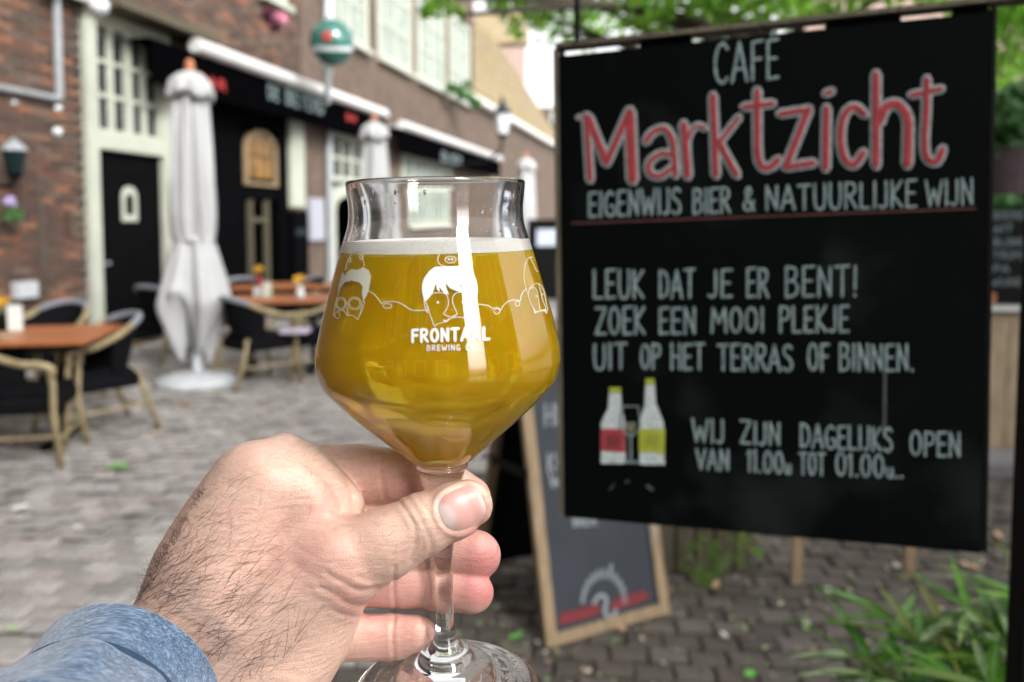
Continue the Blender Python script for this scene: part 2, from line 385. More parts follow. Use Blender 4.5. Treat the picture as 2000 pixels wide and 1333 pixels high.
M['street'] = mat('far_street', (.20, .19, .19), .7, .35, 6, .4, 30)
MB().box(-30, 30, 13.9, 100, -.03, -.004).box(3, 40, -10, 14, -.03, -.012).build('street', M['street'], kind='structure')

# ================================================================== CAFE BUILDING (left facade)
AL = R(13.1); WO = Vector((-6.897, 0, 0)); U = Vector((math.sin(AL), math.cos(AL), 0)); OUT = Vector((math.cos(AL), -math.sin(AL), 0))
def wh(px, py, off=0.0):
    p = onplane(px, py, WO + OUT * off, OUT); return (p - WO).dot(U), p.z
def SX(px, py=300, off=0.0): return wh(px, py, off)[0]
cafe = thing('cafe_building', 'long brown brick cafe building with black shopfronts, cream windows and white awning cases', 'building', WO, R(90) - AL)
sEnd = SX(925, 200); sA = 3.0
upw = [(505, 557, 12), (640, 715, 85), (735, 800, 118), (812, 865, 152), (876, 914, 178), (392, 440, -40)]
holes = []
s_d0, s_d1 = SX(165, 300), SX(331, 300); zled = 3.98
s_b0, s_b1 = SX(334, 300), SX(562, 330)
s_w0, s_w1 = SX(641, 300), SX(700, 300)
s_v0, s_v1 = SX(782, 300), SX(880, 330)
holes += [(s_d0, s_d1, -.1, zled), (s_b0, s_b1, -.1, 3.35), (s_w0, s_w1 + .6, -.1, 3.3), (s_v0, s_v1, 1.2, 3.25)]
UZ0, UZ1 = 5.12, 7.5
for a, b, _y in upw: holes.append((SX(a, 60), SX(b, 90), UZ0, UZ1))
def wallcells(s0, s1, z0, z1, hl):
    xs = sorted(set([s0, s1] + [h[0] for h in hl if s0 < h[0] < s1] + [h[1] for h in hl if s0 < h[1] < s1]))
    for a, b in zip(xs, xs[1:]):
        m = (a + b) / 2; hs_ = sorted([(h[2], h[3]) for h in hl if h[0] < m < h[1]]); z = z0
        for p, q in hs_:
            if p > z: yield a, b, z, p
            z = max(z, q)
        if z < z1: yield a, b, z, z1
wb = MB()
for a, b, z0, z1 in wallcells(sA, SX(590, 300), -.1, 9.5, holes): wb.box(a, b, .03, .35, z0, z1)
wb.build('wall', M['mortar'], cafe)
wb = MB()
for a, b, z0, z1 in wallcells(SX(590, 300), sEnd, -.1, 9.5, holes): wb.box(a, b, -.012, .35, z0, z1)
wb.build('wall', M['brickwall'], cafe)
MB().box(-10, sA - .01, 0, .35, -.1, 9.5).build('wall', M['brickwall'], cafe); MB().box(sA, sEnd, 1.4, 1.5, -.1, 9.4).build('back_wall', M['interior'], cafe)  # unseen wall run left of frame, added to darken the glass reflections
def vwarp(p, s): return p
bl = []
sBr = SX(590, 300); BW, BH = .218, .0665
inh = lambda s, z: any(h[0] - .10 < s < h[1] + .10 and h[2] - .02 < z < h[3] + .02 for h in holes)
for r_ in range(0, 108):
    z = .035 + r_ * BH; s = sA + (r_ % 2) * BW / 2
    while s < sBr - .1:
        if not inh(s, z): bl.append((s, z))
        s += BW
def bpx(s, z):
    p = WO + U * s + Vector((0, 0, z)) - CAM; zz = p.dot(FW); return PX + F * p.x / zz, PY - F * p.dot(UP) / zz, zz
cand = []
for s, z in bl:
    X, Yp, zz = bpx(s, z)
    if -10 < X < 700 and -10 < Yp < 640: cand.append((zz, s, z))
cand.sort(); bset = set((s, z) for _, s, z in cand[:300])
bmesh = MB().box(-.104, .104, -.012, .04, -.0285, .0285, j=.002); o = bmesh.build('brick', M['brick'], cafe); bme = o.data; bpy.data.objects.remove(o)
fb = MB()
for s, z in bl:
    y = random.uniform(-.004, .003)
    if (s, z) in bset: link_copy(bme, 'brick', cafe, Matrix.Translation((s, y, z)) @ Matrix.Rotation(random.uniform(-.01, .01), 4, 'Y'))
    else: fb.box(s - .104, s + .104, y - .012, .035, z - .0285, z + .0285, random.random())
fb.build('brickwork', M['brick'], cafe, kind='stuff')
# ledge above ground floor
MB().box(SX(168, 10), SX(378, 90), -.46, .02, zled - .02, zled + .09).box(sA, SX(168, 10), -.14, .04, zled, zled + .06).box(sA, SX(168, 10), -.12, .02, zled + .062, zled + .20).build('ledge', M['oldwood'], cafe)
MB().box(SX(55, 10), SX(172, 10), -.20, -.142, zled - .02, zled + .10).build('cornice', M['cream'], cafe)
def window(parent, s0, s1, z0, z1, nc, nr, fm, pm_, fw=.09, mw=.035, y=.06, name='window', sill=True):
    f = MB().box(s0, s0 + fw, y - .05, y + .06, z0, z1).box(s1 - fw, s1, y - .05, y + .06, z0, z1)
    f.box(s0 + fw, s1 - fw, y - .05, y + .06, z1 - fw, z1).box(s0 + fw, s1 - fw, y - .05, y + .06, z0, z0 + fw)
    w = f.build(name, fm, parent); a, b, c, d = s0 + fw, s1 - fw, z0 + fw, z1 - fw
    for i in range(nc):
        for k in range(nr):
            MB().box(a + (b - a) * i / nc + .002, a + (b - a) * (i + 1) / nc - .002, y + .012, y + .02, c + (d - c) * k / nr + .002, c + (d - c) * (k + 1) / nr - .002).build('pane', pm_, w)
    for i in range(1, nc):
        x = a + (b - a) * i / nc; k = 1.8 if nc % 2 == 0 and i == nc // 2 else 1
        MB().box(x - mw / 2 * k, x + mw / 2 * k, y - .03, y + .01, c, d).build('muntin', fm, w)
    for k in range(1, nr):
        z = c + (d - c) * k / nr; MB().box(a, b, y - .022, y + .008, z - mw / 2, z + mw / 2).build('muntin', fm, w)
    if sill: MB().box(s0 - .05, s1 + .05, y - .16, y - .052, z0 - .06, z0 + .03).build('sill', fm, w)
    return w
for a, b, _y in upw: window(cafe, SX(a, 60) + .002, SX(b, 90) - .002, UZ0, UZ1, 4, 3, M['cream'], M['panelight'], .15, .06, y=-.01)
# cream door unit
zt = wh(190, 262)[1]; zl = wh(200, 292)[1]
du = MB().box(s_d0, s_d0 + .17, -.06, .10, 0, zled - .002).box(s_d1 - .17, s_d1, -.06, .10, 0, zled - .002)
du.box(s_d0 + .17, s_d1 - .17, -.055, .09, zl, zt + .02).box(s_d0 + .17, s_d1 - .17, -.055, .09, zled - .12, zled - .004).build('door_frame', M['cream'], cafe, bevel=.008)
sm = (s_d0 + s_d1) / 2
window(cafe, s_d0 + .172, sm - .002, zt + .022, zled - .122, 2, 3, M['cream'], M['glassdark'], .05, .05, y=.03, sill=False)
window(cafe, sm + .002, s_d1 - .172, zt + .022, zled - .122, 2, 3, M['cream'], M['glassdark'], .05, .05, y=.03, sill=False)
dr = MB().box(s_d0 + .172, s_d1 - .172, .03, .08, .02, zl - .003).build('door', M['darkdoor'], cafe)
for a, b in ((.25, 1.0), (2.1, zl - .12)): MB().box(s_d0 + .26, s_d1 - .26, .02, .031, a, b).build('door_panel', M['darkdoor'], dr)
ds = (SX(238, 400) + SX(272, 400)) / 2; dz = (wh(255, 370)[1] + wh(255, 432)[1]) / 2
arch = [(-.13, -.2), (.13, -.2), (.13, .1)] + [(.13 * math.cos(t), .1 + .13 * math.sin(t)) for t in [k * math.pi / 8 for k in range(1, 8)]] + [(-.13, .1)]
def archring(mb, cx, cz, k, y0, y1, poly, inner=.62):
    n = len(poly); V = []
    for y in (y0, y1):
        for q in (1, inner):
            V += [Vector((cx + x * k * q, y, cz + z * k * q)) for x, z in poly]
    Fc = []
    for i in range(n):
        j = (i + 1) % n; Fc += [(i, j, n + j, n + i), (2 * n + i, 3 * n + i, 3 * n + j, 2 * n + j), (i, 2 * n + i, 2 * n + j, j), (n + i, n + j, 3 * n + j, 3 * n + i)]
    mb._add(V, Fc)
mb = MB(); archring(mb, ds, dz, 1, .005, .03, arch, .6); mb.build('door_window_frame', M['cream'], dr)
MB().box(ds - .02, ds + .02, .0, .02, dz - .12, dz + .12).build('muntin', M['interior'], dr)
MB().tube([(s_d0 + .24, -.03, 1.05), (s_d0 + .30, -.03, 1.05)], .02).tube([(s_d0 + .24, -.03, 1.05), (s_d0 + .24, .03, 1.05)], .012).build('handle', M['grey'], dr)
# black shopfront
sf = MB().box(s_b0, s_b1, .02, .30, 0, .5).box(s_b0, s_b0 + .35, -.02, .30, .5, 3.33).box(SX(425), SX(478), .04, .30, .5, 3.33).box(SX(545), s_b1, .0, .30, .5, 3.33)
sf.box(s_b0 + .35, SX(425), .1, .30, 2.85, 3.33).box(SX(478), SX(545), .03, .30, 1.92, 2.1).box(SX(478), SX(545), .03, .30, 3.05, 3.33)
shop = sf.build('shopfront', M['black'], cafe)
sa, sb = SX(480, 300), SX(543, 300); za, zb = 2.13, 3.02
mb = MB(); wA = (sb - sa) / 2; ar2 = [(-wA, -.45), (wA, -.45), (wA, .15)] + [(wA * math.cos(t), .15 + .3 * math.sin(t)) for t in [k * math.pi / 10 for k in range(1, 10)]] + [(-wA, .15)]
archring(mb, (sa + sb) / 2, (za + zb) / 2, .98, .0, .06, ar2, .9); aw = mb.build('arched_window', M['framewood'], cafe)
for i in range(3):
    for k in range(2):
        MB().box(sa + .12 + i * (sb - sa - .24) / 3, sa + .10 + (i + 1) * (sb - sa - .24) / 3, .04, .06, za + .12 + k * .36, za + .10 + (k + 1) * .36).build('pane', M['panewarm'], aw)
MB().box(SX(562), SX(562) + .002 + (SX(588) - SX(562)), -.07, .02, wh(575, 405)[1], wh(575, 212)[1]).build('post', M['cream'], cafe, label='cream timber post beside the arched window')
MB().box(SX(490), SX(494), .02, .1, .2, 1.9).box(SX(522), SX(526), .02, .1, .2, 1.9).box(SX(494), SX(522), .03, .09, .2, .35).box(SX(494), SX(522), .03, .09, 1.55, 1.62).build('glazed_door', M['oldwood'], cafe)
# white window + arched doorway unit
window(cafe, s_w0 + .01, s_w1 + .6, 2.35, 3.28, 4, 2, M['cream'], M['glassdark'], .10, .06, y=.0, sill=False)
dw = (s_w0 + s_w1 + .6) / 2; hw = (s_w1 + .6 - s_w0) / 2
ar3 = [(-hw, -1.18), (hw, -1.18), (hw, .8)] + [(hw * math.cos(t), .8 + .36 * math.sin(t)) for t in [k * math.pi / 10 for k in range(1, 10)]] + [(-hw, .8)]
mb = MB(); archring(mb, dw, 1.18, .995, -.05, .05, ar3, .80); mb.build('arched_doorway', M['cream'], cafe)
window(cafe, s_v0 + .002, s_v1 - .002, 1.2, 3.25, 6, 3, M['cream'], M['panelight'], .14, .07, y=.0)
# grey cabinet and notices on the brick pier
MB().box(SX(598, 400), SX(624, 400), -.10, -.013, wh(610, 470)[1], wh(610, 388)[1]).build('notice_case', mat('notice_grey', (.34, .35, .40), .4, .1), cafe)
MB().box(SX(562, 430), SX(590, 430), -.12, .0, .2, wh(570, 412)[1]).build('low_cabinet', M['black'], cafe)
MB().box(SX(565, 450), SX(586, 450), -.13, -.122, wh(575, 460)[1], wh(575, 447)[1]).build('cabinet_plate', M['tealmetal'], cafe)
MB().tube([(SX(634, 300), -.08, .02), (SX(634, 300), -.08, 8.5)], .06, 10).build('downpipe', M['grey'], cafe)
MB().box(SX(70, 300) - .0, SX(72, 300), -.05, -.013, 1, 2).build('wall_strip', M['mortar'], cafe)
MB().tube([(SX(103, 0), -.06, 6), (SX(103, 100), -.06, wh(103, 194)[1])], .045, 8).tube([(SX(104, 194), -.06, wh(103, 194)[1]), (sA, -.06, wh(103, 194)[1])], .035, 8).build('pipe', M['grey'], cafe, label='grey drain pipe turning a corner on the brick pier')
MB().box(SX(125, 440), SX(136, 440), -.03, -.0125, wh(130, 462)[1], wh(130, 412)[1]).build('vent_plate', mat('rust_plate', (.06, .03, .02), .9), cafe)
MB().box(SX(20, 570), SX(60, 570), -.10, -.0125, wh(40, 582)[1], wh(40, 550)[1]).build('meter_box', M['concrete'], cafe)
# end roof + gutter of low wing
sE2 = SX(1092, 300); ze = 5.33
MB().box(sEnd, sE2, -.0, .35, -.1, ze).build('low_wing_wall', M['brickwall'], cafe)
MB().box(sEnd - .9, sE2, -.28, -.05, ze - .02, ze + .16).build('gutter', M['gutter'], cafe)
MB().slab([(sEnd, -.26, ze + .17), (sE2, -.26, ze + .17), (sE2, 3.3, ze + 5.7), (sEnd, 3.3, ze + 5.7)], (0, -.86, .5), .12).build('roof', M['rooftile'], cafe)
for k in range(16):
    q = (k + .5) / 16; a = (-.26 + 3.56 * q, ze + .17 + 5.53 * q)
    MB().box(sEnd + .01, sE2, a[0] - .02, a[0] + .05, a[1] + .0, a[1] + .07).build('tile_course', M['rooftile'], cafe)
# awnings
def awning(px0, py0, px1, py1, group=None):
    off = .42; s0, z0 = wh(px0, py0, off); s1, z1 = wh(px1, py1, off); z = (z0 + z1) / 2
    aw = MB().lathe([(.001, s0), (.095, s0), (.10, s0 + .02), (.10, s1 - .02), (.095, s1), (.001, s1)], 16)
    for p in aw.v: x, y_, s = p.x, p.y, p.z; p.x, p.y, p.z = s, -off + x, z + y_
    o = aw.build('awning', M['tubewhite'], cafe, smooth=False)
    MB().box(s0 - .8 if px0 < 500 else s0 - .1, s1 + .1, -.40, -.38, z - .62, z - .09).box(s0 - .8 if px0 < 500 else s0 - .1, s1 + .1, -.375, -.0, z - .10, z - .085).build('valance', M['blackfab'], o)
    for s in (s0 + .3, (s0 + s1) / 2, s1 - .3): MB().box(s - .03, s + .03, -.36, .0, z - .05, z + .03).build('bracket', M['grey'], o)
    return o, s0, s1, z
aw1, a0, a1, az = awning(380, 84, 752, 226)
aw2, b0, b1, bz = awning(783, 240, 977, 313)
def wmap(x, y, off): return Vector((x, -.401 - off, y))
def wall_text(t, s0, z0, s1, h, m, parent, w=.03):
    mb = MB()
    for st in glyph_strokes(t, s0, -z0, s1, -z0, h): ribbon(mb, [(x, -y) for x, y in st], w, wmap, .004)
    return mb.build('lettering', m, parent)
q = lambda px, py: wh(px, py, .40)
wall_text('BAR', q(388, 158)[0], q(400, 166)[1], q(440, 158)[0], .12, M['red'], aw1, .035)
sq0, sq1, zq = q(524, 190)[0], q(632, 215)[0], q(560, 200)[1] - .02
wall_text('DE', sq0, zq, sq0 + (sq1 - sq0) * .17, .2, M['chalk'], aw1, .035); wall_text('BEYERD', sq0 + (sq1 - sq0) * .30, zq, sq1, .24, M['chalk'], aw1, .045)
wall_text('BIER', q(862, 300)[0], q(880, 318)[1], q(902, 310)[0], .22, M['chalk'], aw2, .05)
wall_text('BAR', q(690, 240)[0] - .3, az - .35, q(700, 240)[0] - .1, .1, M['red'], aw1, .03)
# globe sign
gp = P(648, 84, 12.2)
gs = thing('globe_sign', 'green globe beer sign with a red star and white band on a pole', 'sign', gp)
mb = MB(); mb.lathe([(.34 * math.sin(k * math.pi / 24) + .0005, -.36 * math.cos(k * math.pi / 24)) for k in range(25)], 40); mb.build('globe', M['green'], gs, smooth=True)
vd = (CAM - gp).normalized(); vr = Vector((0, 0, 1)).cross(vd).normalized(); vu = vd.cross(vr)
def gmap(x, y, off):
    x = max(-.3, min(.3, x)); return (vr * x + vu * y + vd * math.sqrt(max(.0, .34 ** 2 - x * x - y * y))) * (1.035 + off)
mb = MB(); star = [(-.06 + .11 * (1 if k % 2 == 0 else .42) * math.sin(k * math.pi / 5), .09 + .11 * (1 if k % 2 == 0 else .42) * math.cos(k * math.pi / 5)) for k in range(10)]
fillshape(mb, star, gmap, .03, .01, .03); mb.build('star', M['red'], gs)
mb = MB(); fillshape(mb, [(-.30, -.13), (.30, -.11), (.29, -.04), (-.30, -.06)], gmap, .02, .01, .03); mb.build('white_band', M['milk'], gs)
MB().tube([(-.02, 0, -.36), (-.1, .05, -.60), (-.12, .2, -.9)], .05, 10).build('bracket', M['grey'], gs); MB().tube([(0, 0, .34), (-.1, .1, 1.0)], .03, 8).build('hanger', M['grey'], gs)

# far background: cross-street houses
fh = thing('far_house', 'pale pink plastered house closing the far end of the street', 'house', (3.0, 52, 0))
MB().box(-7, -2.1, 0, 6, 0, 13.6).build('wall', M['pinkwall'], fh); MB().box(-2.09, 1.2, .3, 6, 0, 9.4).build('wing_wall', M['brickwall'], fh)
MB().slab([(-7.2, -.3, 13.6), (-1.9, -.3, 13.6), (-1.9, 3, 16.4), (-7.2, 3, 16.4)], (0, -.7, .7), .3).build('roof', M['rooftile'], fh)
for x in (-5.6, -3.6, -1.6, .1):
    for z in (1.2, 4.2, 7.2): window(fh, x - .5, x + .5, z, z + 1.8, 2, 2, M['white'], M['glassdark'], .1, .06, y=-.06, sill=False)
fh2 = thing('far_house', 'narrow far brick house with white ground floor beyond the third parasol', 'house', (3.2, 46, 0))
MB().box(-1.6, 4, 0, 6, 3.2, 7.5).build('wall', M['brickwall'], fh2)
MB().box(-1.6, 4, -.05, 6, 0, 3.19).build('ground_floor', M['white'], fh2)
MB().box(-.2, 1.2, -.1, -.052, .1, 2.4).build('door', M['darkdoor'], fh2)
for x in (-.9, .8, 2.6): window(fh2, x - .45, x + .45, 4.2, 6.2, 2, 2, M['white'], M['glassdark'], .1, .06, y=-.06, sill=False)
# unseen houses added behind the viewer to shape the glass reflections
for (x, y, w, d, h, rz, lab) in ((-3.6, -9, 15, 5, 11, R(4), 'unseen brick house added behind the viewer, shaping the reflection on the left of the glass'), (8.6, -3.6, 5.0, 4, 10, R(64), 'unseen brick house added at the right behind the viewer, shaping the reflection on the right of the glass')):
    hb = thing('reflection_house', lab, 'house', (x, y, 0), rz)
    MB().box(-w / 2, w / 2, -d / 2, d / 2, 0, h).build('wall', M['brickwall'], hb)
    MB().slab([(-w / 2, d / 2 + .3, h), (w / 2, d / 2 + .3, h), (w / 2, 0, h + 2.4), (-w / 2, 0, h + 2.4)][::-1], (0, .7, .7), .3).build('roof', M['rooftile'], hb)
    for i in range(int(w / 2.2)):
        for z in (1, 4, 6.6):
            X = -w / 2 + 1.1 + i * 2.2; f = MB().box(X - .6, X + .6, d / 2 - .05, d / 2 + .06, z, z + 1.7).build('window', M['white'], hb)
            MB().box(X - .48, X + .48, d / 2 + .062, d / 2 + .07, z + .12, z + 1.58).build('pane', M['glassdark'], f)

# street lantern on bracket
lp = P(981, 240, 15.5)
ln = thing('street_lantern', 'wall lantern with milky glass and dark cap on a hooked bracket', 'lantern', lp)
MB().lathe([(.10, -.22), (.17, .16)], 6).build('glass', M['milk'], ln)
MB().lathe([(.20, .165), (.17, .24), (.06, .36), (.05, .42), (.001, .55)], 6).build('cap', M['tealmetal'], ln)
MB().lathe([(.001, -.36), (.06, -.30), (.11, -.225)], 6).tube([(0, 0, -.34), (-.04, .05, -.55), (-.3, .3, -.75), (-.9, .3, -.8)], .03, 6).build('bracket', M['frame'], ln)
lp = P(28, 312, 7.55)
ln = thing('wall_lantern', 'small dark green wall lantern with pale cap at the left edge', 'lantern', lp)
MB().lathe([(.07, -.14), (.11, .08)], 8).build('glass', M['tealmetal'], ln)
MB().lathe([(.13, .085), (.10, .13), (.03, .19), (.001, .22)], 8).build('cap', M['grey'], ln)
MB().lathe([(.03, -.19), (.08, -.145)], 8).tube([(0, 0, -.18), (-.05, .02, -.26), (-.55, .06, -.3)], .018, 6).build('bracket', M['frame'], ln)
for (x, y, r, lab) in ((193, 12, .10, 'large white globe lamp under the cream cornice'), (23, 200, .045, 'small white bulb below the grey pipe at left'), (112, 258, .045, 'small white bulb lower of two on the brick pier'), (114, 212, .035, 'small dim bulb upper of two on the brick pier')):
    p = P(x, y, 7.9); b = thing('lamp_globe', lab, 'lamp', p)
    MB().lathe([(r * math.sin(k * math.pi / 12) + .0004, -r * math.cos(k * math.pi / 12)) for k in range(13)], 16).build('globe', M['milk'], b, smooth=True)
    MB().tube([(0, 0, r * .95), (0, .0, r * 1.5), (-.18, .12, r * 1.7)], r * .2, 6).build('fitting', M['frame'], b)

# ================================================================== FOLIAGE
def leaf_cloud(name, m, centres, n, size, parent=None, world=True, flat=.4):
    V = np.zeros((n, 4, 3)); cs = np.array([c[:3] for c in centres]); rs = np.array([c[3] for c in centres]); wt = rs ** 2; wt /= wt.sum()
    idx = RNG.choice(len(cs), n, p=wt); d = RNG.normal(size=(n, 3)); d /= np.linalg.norm(d, axis=1)[:, None]
    rad = rs[idx] * (RNG.random(n) ** .45); c = cs[idx] + d * rad[:, None] * np.array([1, 1, .75])
    a = RNG.normal(size=(n, 3)); a /= np.linalg.norm(a, axis=1)[:, None]; b = np.cross(a, RNG.normal(size=(n, 3))); b /= np.linalg.norm(b, axis=1)[:, None]
    s = size * (.6 + .8 * RNG.random(n))[:, None]
    V[:, 0] = c - a * s; V[:, 1] = c + b * s * .5; V[:, 2] = c + a * s; V[:, 3] = c - b * s * .5
    me = bpy.data.meshes.new(name); me.vertices.add(n * 4); me.vertices.foreach_set('co', V.reshape(-1))
    if parent is not None and world:
        Mi = MAT_OF[parent.name].inverted(); X = V.reshape(-1, 3) @ np.array(Mi.to_3x3()).T + np.array(Mi.translation); me.vertices.foreach_set('co', X.reshape(-1))
    me.loops.add(n * 4); me.loops.foreach_set('vertex_index', np.arange(n * 4)); me.polygons.add(n)
    me.polygons.foreach_set('loop_start', np.arange(n) * 4); me.polygons.foreach_set('loop_total', np.full(n, 4))
    at = me.attributes.new('vary', 'FLOAT', 'FACE'); at.data.foreach_set('value', RNG.random(n).astype(np.float32))
    me.materials.append(m); me.update(); o = bpy.data.objects.new(name, me); COL.objects.link(o); o.parent = parent; return o
def tree(label, base, h, trunk_r, centres, n, size, m, group=None):
    t = thing('tree', label, 'tree', base, 0, group); b = Vector(base)
    tr = MB().tube(smooth_line([b + Vector((0, 0, -.1)), b + Vector((.06, .05, h * .35)), b + Vector((-.05, .0, h * .7)), b + Vector((.05, .1, h))], 4), [trunk_r * (1 - .5 * k / 12) for k in range(13)], 12)
    trk = tr.build('trunk', M['bark'], t, world=True, smooth=True)
    for i, c in enumerate(centres):
        if i % 2: continue
        p0 = b + Vector((0, 0, h * random.uniform(.6, .95))); p1 = Vector(c[:3])
        MB().tube(smooth_line([p0, p0.lerp(p1, .5) + Vector((0, 0, .25)), p1], 4), [trunk_r * .38 * (1 - .75 * k / 8) for k in range(9)], 7).build('limb', M['bark'], t, world=True, smooth=True)
    leaf_cloud('crown', m, centres, n, size, t)
    return t
cs = []
for px, py, d, r in ((865, -5, 6.4, .20), (842, 22, 6.0, .11), (895, 30, 6.2, .08), (960, -75, 6.8, .30), (1040, 25, 7.4, .24), (985, 10, 7.2, .2), (1075, 60, 8.2, .22), (1010, 60, 8, .12), (1120, -10, 7.2, .36), (1200, -30, 7, .4), (1260, 20, 6.6, .26), (1330, -25, 6.8, .42),
                     (1420, -15, 6.4, .36), (1520, -20, 6.2, .40), (1600, -15, 6.6, .38), (1700, -30, 6.5, .42), (1800, -50, 6.6, .42), (1160, 55, 8.5, .36), (1280, 60, 8.8, .3), (1480, 40, 8.5, .40), (1380, 50, 9, .3), (1060, -10, 9, .42), (1000, -140, 7, .5), (1300, -160, 7, .6), (1650, -160, 7, .6)):
    p = P(px, py, d); cs.append((*p, r))
tree('leafy green tree behind the big hanging chalkboard, its crown over the top edge', (2.6, 7.2, 0), 3.3, .17, cs, 4300, .060, M['leaf'])
cs = [(*P(px, py, d), r) for px, py, d, r in ((1965, 40, 9.5, .8), (2030, 100, 9, .7), (1985, 190, 8.5, .45), (2060, -60, 9, 1.1), (1960, 130, 10, .35), (2120, 40, 9, 1.2), (1940, -40, 9, .8))]
tree('tree with bright pale leaves at the far right beside the chalkboard', (7.4, 9.6, 0), 3.4, .15, cs, 4200, .06, M['leaf'])
hd = thing('hedge', 'dark green hedge behind the small menu board on the right', 'hedge', (3.7, 5.5, 0))
leaf_cloud('foliage', M['hedge'], [(*P(px, py, 5.6), r) for px, py, r in ((1935, 395, .22), (1990, 385, .25), (2060, 380, .3), (2130, 360, .3), (1990, 470, .3), (2080, 480, .35), (1900, 430, .25), (1830, 430, .3), (1990, 620, .35), (2090, 640, .4), (1890, 600, .35), (1990, 800, .35), (2090, 800, .4), (1890, 760, .35))], 9000, .045, hd)
hb = thing('garden_wall', 'pinkish brick wall behind the trees at the right edge', 'wall', (9, 16, 0))
MB().box(-3, 8, 0, .4, 0, 6.5).build('brickwork', M['pinkwall'], hb)
MB().box(-3.1, 8.1, -.08, .48, 6.5, 6.62).build('coping', M['concrete'], hb)
hp = P(1975, 320, 3.6)
hk = thing('hanging_basket', 'hanging plant in a dark tapered pot right of the big chalkboard', 'plant', hp)
MB().lathe([(.001, -.14), (.08, -.14), (.13, .06), (.14, .07), (.12, .075), (.11, .05)], 20).build('pot', M['pot'], hk, smooth=False)
leaf_cloud('foliage', M['hedge'], [(*(hp + Vector(v)), r) for v, r in (((0, 0, .17), .15), ((-.07, 0, .22), .11), ((.1, 0, .2), .14), ((-.06, -.05, .08), .07), ((.02, 0, .30), .1))], 1500, .03, hk)
MB().tube([(-.12, 0, .07), (0, 0, .9)], .003, 5).tube([(.12, 0, .07), (0, 0, .9)], .003, 5).tube([(0, 0, .9), (0, 0, 2.4)], .003, 5).build('cord', M['frame'], hk)
fbk = thing('hanging_flower_basket', 'purple and pink flower basket under the upper left window', 'plant', P(540, 40, 11.4))
leaf_cloud('flowers', M['flower'], [(*P(548, 36, 11.4), .10)], 130, .05, fbk)
leaf_cloud('foliage', mat('purple_leaf', (.10, .02, .04), .6), [(*P(528, 30, 11.45), .13), (*P(535, 50, 11.45), .1)], 500, .05, fbk)
for px, py, d, lab in ((18, 398, 7.6, 'small trailing plant with a lilac flower on the left wall'),):
    t = thing('wall_plant', lab, 'plant', P(px, py, d)); leaf_cloud('foliage', M['hedge'], [(*P(px + 5, py + 22, d), .09)], 250, .03, t)
    leaf_cloud('flower', mat('lilac', (.5, .42, .66), .6), [(*P(px, py - 5, d - .05), .05)], 60, .03, t)
bx = thing('balcony_plants', 'green balcony planting at the white dormer above the gutter', 'plant', P(890, 150, 21.2)); leaf_cloud('foliage', M['hedge'], [(*P(885, 172, 21), .18), (*P(897, 176, 21.2), .15), (*P(905, 186, 21.5), .2), (*P(918, 190, 21.8), .15), (*P(928, 202, 22), .18), (*P(912, 165, 21.5), .12)], 700, .07, bx)

